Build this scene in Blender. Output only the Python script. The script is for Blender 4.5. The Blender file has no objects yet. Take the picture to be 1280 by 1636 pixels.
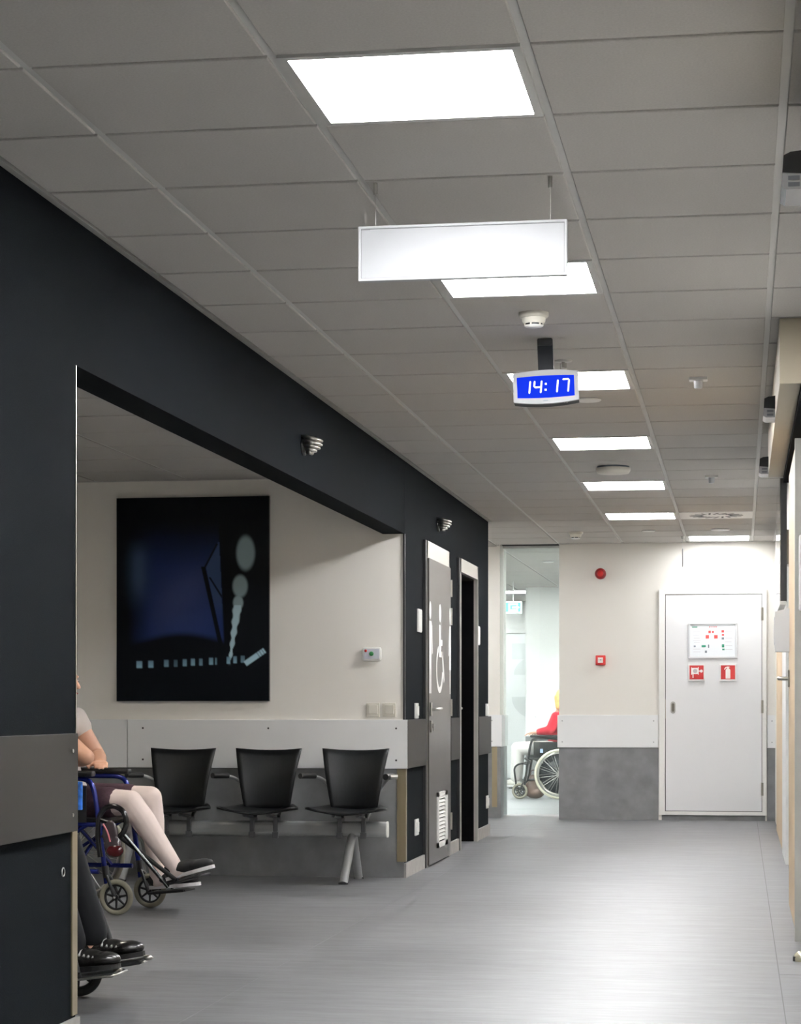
import bpy, bmesh, math, random
from mathutils import Vector, Matrix, Quaternion
random.seed(7)
S = bpy.context.scene
COL = S.collection
PI = math.pi

# ------------------------------------------------------------------ camera
F_PX = 3400.0                       # focal length in pixels of the 1280x1636 frame
EYE = 1.066
cd = bpy.data.cameras.new('camera')
cam = bpy.data.objects.new('camera', cd)
COL.objects.link(cam)
cam.location = (0, 0, EYE)
cam.rotation_euler = (PI / 2, 0, math.atan(543 / F_PX))
cd.sensor_fit = 'AUTO'
cd.sensor_width = 36
cd.lens = F_PX * 36 / 1636
cd.shift_y = (1128 - 818) / 1636
cd.clip_start = 0.05
S.camera = cam

# ------------------------------------------------------------------ world, exposure
w = bpy.data.worlds.new('world')
S.world = w
w.use_nodes = True
w.node_tree.nodes['Background'].inputs[0].default_value = (0.9, 0.95, 1, 1)
w.node_tree.nodes['Background'].inputs[1].default_value = 0.02
S.view_settings.view_transform = 'Standard'
S.view_settings.look = 'None'
S.view_settings.gamma = 1
S.view_settings.use_curve_mapping = False
S.view_settings.exposure = 0.0
PANEL = 56.0                        # radiance of the lit ceiling panels
FILL_ALCOVE = 5.0                  # unseen dim panel added to brighten the waiting alcove
PANEL_WALL = 4.0                    # dimmed panel beside the far wall
FILL_FAR = 95.0                    # unseen panels added to brighten the room beyond the glass
CEIL = 2.592


# ------------------------------------------------------------------ helpers
def lin(c):
    return tuple((x / 255 / 12.92) if x / 255 <= 0.04045 else ((x / 255 + 0.055) / 1.055) ** 2.4 for x in c)


def setp(b, **k):
    for n, v in k.items():
        n = n.replace('_', ' ')
        if n in b.inputs:
            b.inputs[n].default_value = v


MATS = {}


def mat(name, col, rough=0.5, metal=0.0, noise=None, bump=None, emit=None, spec=0.5, srgb=True):
    """noise=(scale xyz, amount, detail), bump=(scale xyz, strength)"""
    if name in MATS:
        return MATS[name]
    m = bpy.data.materials.new(name)
    MATS[name] = m
    m.use_nodes = True
    nt = m.node_tree
    b = nt.nodes['Principled BSDF']
    c = lin(col) if srgb else col
    setp(b, Base_Color=(*c, 1), Roughness=rough, Metallic=metal)
    b.inputs['Specular IOR Level'].default_value = spec
    if noise or bump:
        tc = nt.nodes.new('ShaderNodeTexCoord')

    def ntex(sc, det):
        mp = nt.nodes.new('ShaderNodeMapping')
        mp.inputs['Scale'].default_value = sc
        nt.links.new(tc.outputs['Object'], mp.inputs[0])
        n = nt.nodes.new('ShaderNodeTexNoise')
        n.inputs['Scale'].default_value = 1
        n.inputs['Detail'].default_value = det
        nt.links.new(mp.outputs[0], n.inputs[0])
        return n
    if noise:
        n = ntex(noise[0], noise[2])
        r = nt.nodes.new('ShaderNodeValToRGB')
        a = noise[1]
        r.color_ramp.elements[0].position = 0.3
        r.color_ramp.elements[1].position = 0.7
        r.color_ramp.elements[0].color = (*[max(0, x * (1 - a)) for x in c], 1)
        r.color_ramp.elements[1].color = (*[min(1, x * (1 + a)) for x in c], 1)
        nt.links.new(n.outputs[0], r.inputs[0])
        nt.links.new(r.outputs[0], b.inputs['Base Color'])
    if bump:
        n = ntex(bump[0], 3)
        bp = nt.nodes.new('ShaderNodeBump')
        bp.inputs['Strength'].default_value = bump[1]
        bp.inputs['Distance'].default_value = 0.002
        nt.links.new(n.outputs[0], bp.inputs['Height'])
        nt.links.new(bp.outputs[0], b.inputs['Normal'])
    if emit:
        b.inputs['Emission Color'].default_value = (*(lin(emit[0])), 1)
        b.inputs['Emission Strength'].default_value = emit[1]
    return m


class MB:
    """collects shapes, becomes one mesh"""
    def __init__(s):
        s.v = []
        s.f = []
        s.sm = []

    def add(s, vs, fs, smooth=False):
        o = len(s.v)
        s.v += [tuple(v) for v in vs]
        s.f += [tuple(i + o for i in f) for f in fs]
        s.sm += [smooth] * len(fs)
        return s

    def box(s, x0, x1, y0, y1, z0, z1, bev=0, M=None):
        x0, x1 = min(x0, x1), max(x0, x1)
        y0, y1 = min(y0, y1), max(y0, y1)
        z0, z1 = min(z0, z1), max(z0, z1)
        if bev <= 0:
            vs = [(x, y, z) for x in (x0, x1) for y in (y0, y1) for z in (z0, z1)]
            fs = [(0, 1, 3, 2), (4, 6, 7, 5), (0, 4, 5, 1), (2, 3, 7, 6), (0, 2, 6, 4), (1, 5, 7, 3)]
        else:
            bm = bmesh.new()
            bmesh.ops.create_cube(bm, size=1)
            for v in bm.verts:
                v.co = Vector(((x0 + x1) / 2 + v.co.x * (x1 - x0), (y0 + y1) / 2 + v.co.y * (y1 - y0), (z0 + z1) / 2 + v.co.z * (z1 - z0)))
            bev = min(bev, 0.49 * min(x1 - x0, y1 - y0, z1 - z0))
            bmesh.ops.bevel(bm, geom=bm.edges[:], offset=bev, segments=2, profile=0.6, affect='EDGES')
            bm.verts.index_update()
            vs = [v.co.copy() for v in bm.verts]
            fs = [[v.index for v in f.verts] for f in bm.faces]
            bm.free()
        if M is not None:
            vs = [M @ Vector(v) for v in vs]
        return s.add(vs, fs)

    def cyl(s, p0, p1, r0, r1=None, n=16, cap=True, smooth=True):
        p0, p1 = Vector(p0), Vector(p1)
        r1 = r0 if r1 is None else r1
        d = (p1 - p0).normalized()
        a = d.orthogonal().normalized()
        b = d.cross(a)
        vs = []
        for p, r in ((p0, r0), (p1, r1)):
            for i in range(n):
                t = 2 * PI * i / n
                vs.append(p + a * (r * math.cos(t)) + b * (r * math.sin(t)))
        s.add(vs, [(i, (i + 1) % n, n + (i + 1) % n, n + i) for i in range(n)], smooth)
        if cap:
            s.add(vs[:n], [tuple(reversed(range(n)))])
            s.add(vs[n:], [tuple(range(n))])
        return s

    def tube(s, path, r, n=10, closed=False, fillet=0, fn=4):
        P = [Vector(p) for p in path]
        if fillet and not closed:
            Q = [P[0]]
            for i in range(1, len(P) - 1):
                a, b, c = P[i - 1], P[i], P[i + 1]
                d1 = min(fillet, (a - b).length * 0.45)
                d2 = min(fillet, (c - b).length * 0.45)
                A = b + (a - b).normalized() * d1
                B = b + (c - b).normalized() * d2
                for k in range(fn + 1):
                    t = k / fn
                    Q.append(A * (1 - t) ** 2 + b * (2 * t * (1 - t)) + B * t * t)
            Q.append(P[-1])
            P = Q
        m = len(P)
        vs = []
        up = None
        for i, p in enumerate(P):
            if closed:
                d = (P[(i + 1) % m] - P[i - 1]).normalized()
            else:
                d = (P[min(i + 1, m - 1)] - P[max(i - 1, 0)]).normalized()
            if up is None:
                up = d.orthogonal().normalized()
            up = (up - d * up.dot(d)).normalized()
            b = d.cross(up)
            for k in range(n):
                t = 2 * PI * k / n
                vs.append(p + up * (r * math.cos(t)) + b * (r * math.sin(t)))
        fs = []
        for i in range(m if closed else m - 1):
            j = (i + 1) % m
            for k in range(n):
                l = (k + 1) % n
                fs.append((i * n + k, i * n + l, j * n + l, j * n + k))
        s.add(vs, fs, True)
        if not closed:
            s.add(vs[:n], [tuple(reversed(range(n)))])
            s.add(vs[-n:], [tuple(range(n))])
        return s

    def ring(s, c, axis, R, r, n=40, m=8):
        c, ax = Vector(c), Vector(axis).normalized()
        a = ax.orthogonal().normalized()
        b = ax.cross(a)
        return s.tube([c + a * (R * math.cos(2 * PI * i / n)) + b * (R * math.sin(2 * PI * i / n)) for i in range(n)], r, m, True)

    def lathe(s, prof, c=(0, 0, 0), axis=(0, 0, 1), n=24, smooth=True):
        c, ax = Vector(c), Vector(axis).normalized()
        a = ax.orthogonal().normalized()
        b = ax.cross(a)
        vs = []
        for r, h in prof:
            r = max(r, 1e-5)
            for i in range(n):
                t = 2 * PI * i / n
                vs.append(c + ax * h + a * (r * math.cos(t)) + b * (r * math.sin(t)))
        fs = []
        for j in range(len(prof) - 1):
            for i in range(n):
                k = (i + 1) % n
                fs.append((j * n + i, j * n + k, (j + 1) * n + k, (j + 1) * n + i))
        s.add(vs, fs, smooth)
        s.add(vs[:n], [tuple(reversed(range(n)))])
        s.add(vs[-n:], [tuple(range(n))])
        return s

    def prism(s, poly, t0, t1, to):
        """poly of 2-D points, to(a, b, t) gives the 3-D point"""
        n = len(poly)
        vs = [to(a, b, t0) for a, b in poly] + [to(a, b, t1) for a, b in poly]
        fs = [tuple(range(n)), tuple(reversed(range(n, 2 * n)))]
        fs += [(i, (i + 1) % n, n + (i + 1) % n, n + i) for i in range(n)]
        return s.add(vs, fs)

    def ball(s, c, r, rot=None, n=16, m=10):
        rx = (r, r, r) if isinstance(r, (int, float)) else r
        vs, fs = [], []
        for j in range(m + 1):
            th = PI * j / m
            for i in range(n):
                ph = 2 * PI * i / n
                v = Vector((rx[0] * math.sin(th) * math.cos(ph), rx[1] * math.sin(th) * math.sin(ph), rx[2] * math.cos(th)))
                if rot is not None:
                    v = rot @ v
                vs.append(Vector(c) + v)
        for j in range(m):
            for i in range(n):
                k = (i + 1) % n
                fs.append((j * n + i, (j + 1) * n + i, (j + 1) * n + k, j * n + k))
        return s.add(vs, fs, True)

    def cap(s, p0, p1, r0, r1=None):
        r1 = r0 if r1 is None else r1
        s.cyl(p0, p1, r0, r1, 14)
        s.ball(p0, r0, n=14, m=8)
        return s.ball(p1, r1, n=14, m=8)

    def mesh(s, name):
        me = bpy.data.meshes.new(name)
        me.from_pydata(s.v, [], s.f)
        bm = bmesh.new()
        bm.from_mesh(me)
        bmesh.ops.remove_doubles(bm, verts=bm.verts, dist=1e-6) if False else None
        bmesh.ops.recalc_face_normals(bm, faces=bm.faces)
        bm.to_mesh(me)
        bm.free()
        for p, q in zip(me.polygons, s.sm):
            p.use_smooth = q
        return me

    def obj(s, name, m, parent=None):
        return link(name, s.mesh(name), m, parent)


def link(name, me, m, parent=None):
    o = bpy.data.objects.new(name, me)
    if m is not None and me is not None and len(me.materials) == 0:
        me.materials.append(m)
    COL.objects.link(o)
    if parent is not None:
        o.parent = parent
        o.matrix_parent_inverse = Matrix.Identity(4)
    return o


def tag(o, label, cat, group=None):
    o['label'] = label
    o['category'] = cat
    if group:
        o['group'] = group
    return o


def struct(o, label=None, cat=None):
    o['kind'] = 'structure'
    if label:
        o['label'] = label
    if cat:
        o['category'] = cat
    return o


def empty(name, loc=(0, 0, 0), rz=0):
    o = bpy.data.objects.new(name, None)
    o.empty_display_size = 0.1
    COL.objects.link(o)
    o.location = loc
    o.rotation_euler = (0, 0, rz)
    return o


def blob(mb, name, m, parent=None, voxel=0.008, smooth=6):
    """fuse the collected shapes into one continuous surface"""
    me = mb.mesh(name + '_raw')
    t = bpy.data.objects.new('tmp', me)
    COL.objects.link(t)
    r = t.modifiers.new('r', 'REMESH')
    r.mode = 'VOXEL'
    r.voxel_size = voxel
    sm = t.modifiers.new('s', 'SMOOTH')
    sm.factor = 0.5
    sm.iterations = smooth
    dg = bpy.context.evaluated_depsgraph_get()
    dg.update()
    out = bpy.data.meshes.new_from_object(t.evaluated_get(dg))
    bpy.data.objects.remove(t)
    bpy.data.meshes.remove(me)
    out.name = name
    for p in out.polygons:
        p.use_smooth = True
    return link(name, out, m, parent)


# ------------------------------------------------------------------ materials
WALLPAPER = mat('dark_wallcovering', (15, 18, 21), 0.85, bump=((260, 260, 260), 0.35), noise=((300, 300, 300), 0.4, 2), spec=0.03)
CREAM = mat('cream_paint', (236, 233, 226), 0.6)
CREAMF = mat('cream_paint_toned', (228, 225, 218), 0.6)  # same cream paint, toned darker because the far end gets too bright
WHITE = mat('white_paint', (232, 232, 230), 0.5)
RAILW = mat('white_laminate', (230, 231, 231), 0.35)
TAUPE = mat('taupe_laminate', (25, 24, 22), 0.45, metal=0.0, spec=0.2, noise=((3, 3, 260), 0.05, 1))
DOORM = mat('grey_taupe_metal', (78, 75, 71), 0.28, metal=0.4)
STEEL = mat('brushed_steel', (176, 174, 168), 0.28, metal=1.0)
FRAME = mat('frame_metal', (196, 193, 186), 0.35, metal=0.75)
BRONZE = mat('bronze_edge', (150, 138, 112), 0.35, metal=0.7)
CONCR = mat('grey_mineral_panel', (112, 113, 114), 0.45, noise=((7, 7, 7), 0.2, 6))
SKIRT = mat('skirting_grey', (150, 147, 143), 0.5, noise=((14, 14, 14), 0.12, 4))
BLACK = mat('matt_black', (14, 15, 17), 0.5)
BLACKG = mat('gloss_black', (12, 12, 14), 0.22)
SEATM = mat('black_plywood', (12, 14, 16), 0.45, noise=((120, 120, 3), 0.3, 2), spec=0.3)
ALU = mat('satin_aluminium', (158, 160, 160), 0.38, metal=0.35)
TILE = mat('mineral_ceiling_tile', (184, 181, 176), 0.9, noise=((160, 160, 160), 0.06, 3))
TEE = mat('ceiling_rail_white', (196, 195, 191), 0.5)
DARKGAP = mat('dark_gap', (10, 10, 10), 0.9)
PLAST = mat('white_plastic', (228, 228, 224), 0.4)
PLASTC = mat('cream_plastic', (214, 210, 198), 0.45)
RED = mat('signal_red', (186, 32, 30), 0.4)
REDD = mat('dark_red_plastic', (132, 20, 24), 0.35)
GREEN = mat('signal_green', (20, 150, 110), 0.4)
WOOD = mat('maple_veneer', (214, 190, 158), 0.45, noise=((30, 30, 1.2), 0.12, 4), spec=0.15)
GREY = mat('grey_door_paint', (176, 176, 170), 0.5)
PANELM = mat('lit_panel', (255, 255, 255), 0.5, emit=((252, 252, 253), PANEL))
PANELW = mat('lit_panel_low', (255, 255, 255), 0.5, emit=((252, 252, 253), PANEL_WALL))
FILLF = mat('fill_panel_far', (255, 255, 255), 0.5, emit=((250, 253, 252), FILL_FAR))
FILLD = mat('fill_panel_alcove', (255, 255, 255), 0.5, emit=((255, 246, 230), FILL_ALCOVE))
SCREWM = mat('screw_head', (60, 60, 60), 0.4, metal=0.6)


def floor_material():
    m = bpy.data.materials.new('grey_linoleum')
    m.use_nodes = True
    nt = m.node_tree
    b = nt.nodes['Principled BSDF']
    tc = nt.nodes.new('ShaderNodeTexCoord')

    def tex(sc, det):
        mp = nt.nodes.new('ShaderNodeMapping')
        mp.inputs['Scale'].default_value = sc
        nt.links.new(tc.outputs['Object'], mp.inputs[0])
        n = nt.nodes.new('ShaderNodeTexNoise')
        n.inputs['Scale'].default_value = 1
        n.inputs['Detail'].default_value = det
        nt.links.new(mp.outputs[0], n.inputs[0])
        return n
    a = tex((1.6, 11, 1), 6)
    c = tex((7, 42, 1), 4)
    mx = nt.nodes.new('ShaderNodeMath')
    mx.operation = 'ADD'
    nt.links.new(a.outputs[0], mx.inputs[0])
    nt.links.new(c.outputs[0], mx.inputs[1])
    r = nt.nodes.new('ShaderNodeValToRGB')
    h = nt.nodes.new('ShaderNodeMath')
    h.operation = 'MULTIPLY'
    h.inputs[1].default_value = 0.5
    nt.links.new(mx.outputs[0], h.inputs[0])
    nt.links.new(h.outputs[0], r.inputs[0])
    r.color_ramp.elements[0].position = 0.36
    r.color_ramp.elements[1].position = 0.64
    r.color_ramp.elements[0].color = (*lin((76, 77, 80)), 1)
    r.color_ramp.elements[1].color = (*lin((113, 114, 116)), 1)
    nt.links.new(r.outputs[0], b.inputs['Base Color'])
    rr = nt.nodes.new('ShaderNodeMapRange')
    rr.inputs[1].default_value = 0.3
    rr.inputs[2].default_value = 0.7
    rr.inputs[3].default_value = 0.44
    rr.inputs[4].default_value = 0.52
    nt.links.new(h.outputs[0], rr.inputs[0])
    nt.links.new(rr.outputs[0], b.inputs['Roughness'])
    b.inputs['Specular IOR Level'].default_value = 1.0
    return m


FLOOR = floor_material()
SEAM = mat('floor_weld', (122, 123, 126), 0.5)
SEAMD = mat('floor_weld_dark', (88, 88, 90), 0.6)

# ------------------------------------------------------------------ plan
XL = -2.06            # left corridor wall face
XR = 0.32             # right corridor wall face
YF = 20.03            # far wall face
YA = 13.05            # alcove end wall face (painting wall)
Y0 = 6.43             # near edge of the alcove opening
YE = 17.5             # end of the left wall
WT = 0.135            # left wall thickness
SOF = 2.135           # soffit height of the opening
ACEIL = 2.49          # alcove ceiling
RZ0, RZ1 = 0.677, 0.981   # wall guard band

# floor
fl = MB().box(-6.5, 3.0, -5.0, 33.0, -0.12, 0).obj('floor', FLOOR)
struct(fl)
MB().box(-1.866, -1.8635, 4.0, 20.0, 0.0, 0.0006).obj('floor_seam', SEAM, fl)
MB().box(0.150, 0.154, 3.0, 20.0, 0.0, 0.0006).obj('floor_seam', SEAMD, fl)
MB().box(0.154, 0.32, 8.57, 8.576, 0.0, 0.0006).obj('floor_seam', SEAMD, fl)
MB().box(-3.2, -1.2, 21.95, 21.956, 0.0, 0.0006).obj('floor_seam', SEAM, fl)

# ---- left wall
lw = MB()
lw.box(XL - WT, XL, -5.0, Y0, 0, CEIL + 0.1)
lw.box(XL - WT, XL, Y0, YA, SOF, CEIL + 0.1)
D2A, D2B = 15.60, 16.66                     # recessed second door opening
lw.box(XL - WT, XL, YA + 0.006, D2A, 0, CEIL + 0.1)
lw.box(XL - WT, XL, D2A, D2B, 2.16, CEIL + 0.1)
lw.box(XL - WT, XL, D2B, YE, 0, CEIL + 0.1)
wall_left = struct(lw.obj('wall_left', WALLPAPER))
# body of the block behind the wall (toilets), closes the plan
struct(MB().box(-5.2, XL - WT, YA + 0.14, YE, 0, CEIL + 0.1).obj('wall_block', CREAM))


def guard(parent, m, x0, x1, y0, y1, z0=RZ0, z1=RZ1, screws=(), sm=SCREWM, axis='x', face=0):
    o = MB().box(x0, x1, y0, y1, z0, z1, 0.002).obj('wall_guard_panel', m, parent)
    for a in screws:
        for z in (z0 + 0.052, z1 - 0.054):
            q = MB()
            if axis == 'x':
                q.cyl((face - 0.001, a, z), (face + 0.003, a, z), 0.006, n=10)
            else:
                q.cyl((a, face + 0.001, z), (a, face - 0.003, z), 0.006, n=10)
            q.obj('screw', sm, o)
    return o


guard(wall_left, TAUPE, XL, XL + 0.022, 3.0, 6.39, screws=(6.335,), sm=STEEL, face=XL + 0.022)
guard(wall_left, TAUPE, XL, XL + 0.022, YA - 0.02, 13.85)
guard(wall_left, TAUPE, XL, XL + 0.022, 15.06, 15.54)
guard(wall_left, TAUPE, XL, XL + 0.022, 16.70, YE + 0.03)
# scuff on the near wall below the guard and a small ring hook
MB().ring((XL + 0.003, 6.30, 0.555), (1, 0, 0), 0.013, 0.0022, 20, 6).obj('ring_hook', STEEL, wall_left)
# corner profiles of the opening
MB().box(XL - 0.012, XL + 0.003, Y0 - 0.002, Y0 + 0.004, RZ1, SOF).obj('corner_bead', STEEL, wall_left)
MB().box(XL - 0.03, XL + 0.005, Y0 - 0.045, Y0 + 0.006, 0.1, RZ0).obj('corner_profile', BRONZE, wall_left)
MB().box(XL - 0.006, XL + 0.004, YA - 0.012, YA - 0.001, RZ1, SOF).obj('corner_bead', BLACK, wall_left)
MB().box(XL - 0.004, XL + 0.005, YA - 0.001, YA + 0.005, RZ1, SOF).obj('corner_bead', STEEL, wall_left)
MB().box(XL - 0.045, XL + 0.012, YA - 0.014, YA + 0.03, 0.1, RZ0).obj('corner_profile', BRONZE, wall_left)

# skirting
bl = MB()
bl.box(XL, XL + 0.014, -5.0, Y0 + 0.006, 0, 0.092)
for a, b in ((YA - 0.014, 13.83), (15.06, 15.55), (16.70, YE + 0.014)):
    bl.box(XL, XL + 0.014, a, b, 0, 0.09)
struct(bl.obj('baseboard_left', SKIRT))

# ---- alcove
aw = MB().box(-5.6, XL - 0.004, YA, YA + 0.0055, 0, CEIL).box(-5.6, XL - WT, YA + 0.0055, YA + 0.138, 0, CEIL).obj('wall_alcove_end', CREAM)
struct(aw)
MB().box(-5.6, XL - 0.048, YA - 0.006, YA, 0, RZ0 + 0.01).obj('mineral_panel', CONCR, aw)
MB().box(XL - 0.048, XL - 0.0, YA - 0.006, YA, 0, 0.1).obj('mineral_panel', CONCR, aw)
guard(aw, RAILW, -3.83, XL + 0.022, YA - 0.022, YA - 0.001, screws=(-3.73, -2.919, -2.108), axis='y', face=YA - 0.022)
guard(aw, RAILW, -5.6, -3.835, YA - 0.022, YA - 0.001)
MB().box(-5.6, XL - 0.01, YA - 0.008, YA, RZ1, RZ1 + 0.006).obj('cap_strip', CREAM, aw)
struct(MB().box(-5.7, -5.56, Y0 - 2.5, YA, 0, CEIL).obj('wall_alcove_left', CREAM))
struct(MB().box(-5.7, XL - WT, Y0 - 2.6, Y0 - 2.46, 0, CEIL).obj('wall_alcove_near', CREAM))
ac = struct(MB().box(-5.6, XL - WT, Y0 - 2.5, YA, ACEIL + 0.02, ACEIL + 0.08).obj('ceiling', DARKGAP))

# ---- far wall
fw = MB().box(-1.685, 0.6, YF, YF + 0.22, 0, CEIL + 0.1).obj('wall_far', CREAMF)
struct(fw)
MB().box(-1.687, -0.755, YF - 0.008, YF, 0, RZ0).obj('mineral_panel', CONCR, fw)
MB().box(-0.725, 0.228, YF - 0.006, YF, 0, 0.05).obj('mineral_panel', CONCR, fw)
MB().box(0.245, 0.34, YF - 0.008, YF, 0, RZ0).obj('mineral_panel', CONCR, fw)
guard(fw, RAILW, -1.70, -0.757, YF - 0.02, YF - 0.001, screws=(-1.655, -0.80), sm=ALU, axis='y', face=YF - 0.02)
guard(fw, RAILW, 0.247, 0.335, YF - 0.02, YF - 0.001, screws=(0.29,), sm=ALU, axis='y', face=YF - 0.02)
MB().box(-1.70, -1.684, YF - 0.001, YF + 0.22, RZ0, RZ1).obj('wall_guard_panel', RAILW, fw)

# ---- pillar wall left of the passage
pw = MB().box(-5.2, -2.27, 20.24, 20.78, 0, CEIL + 0.1).obj('wall_pillar', CREAM)
struct(pw)
MB().box(-5.2, -2.262, 20.232, 20.80, 0, RZ0).obj('mineral_panel', CONCR, pw)
guard(pw, RAILW, -5.2, -2.25, 20.22, 20.81, screws=(-2.345,), sm=ALU, axis='y', face=20.22)
MB().box(-2.345, -2.295, 20.226, 20.234, 0.1, RZ0).obj('corner_profile', BRONZE, pw)

# glass pane of the passage
GL = bpy.data.materials.new('tinted_glass')
GL.use_nodes = True
nt = GL.node_tree
nt.nodes.remove(nt.nodes['Principled BSDF'])
tr = nt.nodes.new('ShaderNodeBsdfTransparent')
tr.inputs[0].default_value = (0.93, 0.965, 0.955, 1)
gs = nt.nodes.new('ShaderNodeBsdfGlossy')
gs.inputs['Roughness'].default_value = 0.02
ly = nt.nodes.new('ShaderNodeFresnel')
ly.inputs[0].default_value = 1.35
mxs = nt.nodes.new('ShaderNodeMixShader')
nt.links.new(ly.outputs[0], mxs.inputs[0])
nt.links.new(tr.outputs[0], mxs.inputs[1])
nt.links.new(gs.outputs[0], mxs.inputs[2])
hz = nt.nodes.new('ShaderNodeBsdfTranslucent')  # whitish haze mixed into the glass to lighten the view through it
hz.inputs[0].default_value = (0.86, 0.92, 0.9, 1)
df = nt.nodes.new('ShaderNodeBsdfDiffuse')
df.inputs[0].default_value = (0.86, 0.92, 0.9, 1)
ad = nt.nodes.new('ShaderNodeMixShader')
ad.inputs[0].default_value = 0.5
nt.links.new(hz.outputs[0], ad.inputs[1])
nt.links.new(df.outputs[0], ad.inputs[2])
mh = nt.nodes.new('ShaderNodeMixShader')
mh.inputs[0].default_value = 0.03
nt.links.new(mxs.outputs[0], mh.inputs[1])
nt.links.new(ad.outputs[0], mh.inputs[2])
nt.links.new(mh.outputs[0], nt.nodes['Material Output'].inputs[0])
struct(MB().box(-2.262, -1.688, 20.50, 20.51, 0.02, CEIL).obj('window_1', GL))

# ---- right wall
rw = MB()
rw.box(XR, XR + 0.25, -5.0, 9.70, 0, CEIL + 0.1)
rw.box(XR, XR + 0.25, 9.70, YF + 0.1, 0, CEIL + 0.1)
wall_right = struct(rw.obj('wall_right', CREAM))


def bulkhead(y0, y1):
    o = MB().box(0.152, XR, y0, y1, 2.333, CEIL - 0.001, 0.004).obj('door_bulkhead', mat('bulkhead_cream', (172, 163, 144), 0.6), wall_right)
    MB().box(0.235, XR, y0 + 0.004, y1, 2.30, 2.333).obj('sliding_track', mat('track_black', (6, 6, 7), 0.9, spec=0.05), wall_right)
    return o


bulkhead(2.6, 5.52)
bulkhead(8.5, 11.95)
struct(MB().box(XR - 0.014, XR, -5, 9.4, 0, 0.09).obj('baseboard_right', SKIRT))
# back end of the corridor and cross corridor ends
struct(MB().box(-2.4, 0.6, -5.1, -5.0, 0, CEIL).obj('wall_back', CREAM))
struct(MB().box(-5.3, -5.2, YE, 20.3, 0, CEIL + 0.1).obj('wall_side', CREAM))

# ---- room beyond
bw = MB().box(-2.73, 0.6, 27.3, 27.45, 0, CEIL + 0.1).obj('wall_beyond', WHITE)
struct(bw)
guard(bw, RAILW, -2.73, 0.5, 27.28, 27.299, screws=(-2.6, -2.0), sm=ALU, axis='y', face=27.28)
MB().box(-2.73, 0.5, 27.292, 27.3, 0, RZ0).obj('mineral_panel', CONCR, bw)
MB().box(-2.30, -2.16, 27.27, 27.299, 1.05, 1.11, 0.006).obj('wall_socket', PLAST, bw)
struct(MB().box(-6.0, 0.6, 31.0, 31.12, 0, CEIL + 0.1).obj('wall_end', WHITE))
struct(MB().box(0.5, 0.6, YF + 0.22, 27.3, 0, CEIL).obj('wall_beyond_right', WHITE))
struct(MB().box(-5.3, -5.2, 20.78, 31.0, 0, CEIL).obj('wall_beyond_left', WHITE))

# ------------------------------------------------------------------ ceilings, tile by tile
ceil = struct(MB().box(-5.2, XR + 0.2, -5.0, 31.0, CEIL + 0.022, CEIL + 0.12).obj('ceiling', DARKGAP))
TEEX = [-2.29, -1.69, -1.09, -0.49, 0.108]
ROW0 = 4.892
LIT = {(-1.09, k) for k in (-8, -4, 0, 4, 8, 12, 16, 20)} | {(-0.49, 24)}
GRILLE = (-0.49, 20)
_tiles = {}


def tile(parent, x0, x1, y0, y1, z):
    """mineral tile with bevelled edge, hung between rails; alike tiles share a mesh"""
    wx, wy = x1 - x0 - 0.022, y1 - y0 - 0.020
    key = (round(wx, 3), round(wy, 3))
    if key not in _tiles:
        q = MB()
        e = 0.0025
        a, b = wx / 2, wy / 2
        vs = [(-a, -b, e), (a, -b, e), (a, b, e), (-a, b, e),
              (-a + e, -b + e, 0), (a - e, -b + e, 0), (a - e, b - e, 0), (-a + e, b - e, 0),
              (-a, -b, 0.02), (a, -b, 0.02), (a, b, 0.02), (-a, b, 0.02)]
        fs = [(4, 7, 6, 5)]
        for i in range(4):
            j = (i + 1) % 4
            fs.append((4 + i, 4 + j, j, i))
            fs.append((i, j, 8 + j, 8 + i))
        fs.append((8, 9, 10, 11))
        q.add(vs, fs)
        _tiles[key] = q.mesh('ceiling_tile')
        _tiles[key].materials.append(TILE)
    o = link('ceiling_tile', _tiles[key], None, parent)
    o.location = ((x0 + x1) / 2, (y0 + y1) / 2, z + random.uniform(-0.0006, 0.0006))
    return o


def in_range(r):
    return [ROW0 + 0.6 * k for k in r]


for k in range(-3, 26):
    y0 = ROW0 + 0.6 * k
    y1 = min(y0 + 0.6, YF)
    if y1 - y0 < 0.1:
        continue
    for c, (x0, x1) in enumerate([(XL + 0.02, -1.69), (-1.69, -1.09), (-1.09, -0.49), (-0.49, 0.108), (0.108, XR)]):
        if (x0, k) in LIT or (x0, k) == GRILLE:
            continue
        if c == 0 and y0 > YE - 0.3:
            tile(ceil, -2.29, -1.69, y0, y1, CEIL)
            continue
        tile(ceil, x0, x1, y0, y1, CEIL)
# cross corridor and beyond
for k in range(21, 26):
    y0 = ROW0 + 0.6 * k
    for x in (-2.89, -3.49, -4.09):
        tile(ceil, x, x + 0.6, y0, y0 + 0.6, CEIL)
for k in range(26, 38):
    y0 = ROW0 + 0.6 * k
    for x in (-2.89, -2.29, -1.69, -1.09):
        tile(ceil, x, x + 0.6, y0, y0 + 0.6, CEIL)
big = MB()
big.box(XL, XR, -5, ROW0 - 1.81, CEIL + 0.001, CEIL + 0.02)
big.obj('ceiling_field', TILE, ceil)
big = MB()
big.box(-5.2, -2.895, YF + 0.4, 31, CEIL + 0.001, CEIL + 0.02)
big.box(-2.89, 0.5, 27.7, 31, CEIL + 0.001, CEIL + 0.02)
big.box(-0.485, 0.5, YF + 0.2, 27.7, CEIL + 0.001, CEIL + 0.02)
big.obj('ceiling_field', TILE, ceil)
for x in TEEX:
    ya, yb = (ROW0 - 1.8, YF) if x > -2.2 else (YE - 0.02, 27.3)
    if x == -1.69:
        yb = 20.4
    MB().box(x - 0.0115, x + 0.0115, ya, yb, CEIL + 0.007, CEIL + 0.02).obj('ceiling_rail', TEE, ceil)
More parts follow.
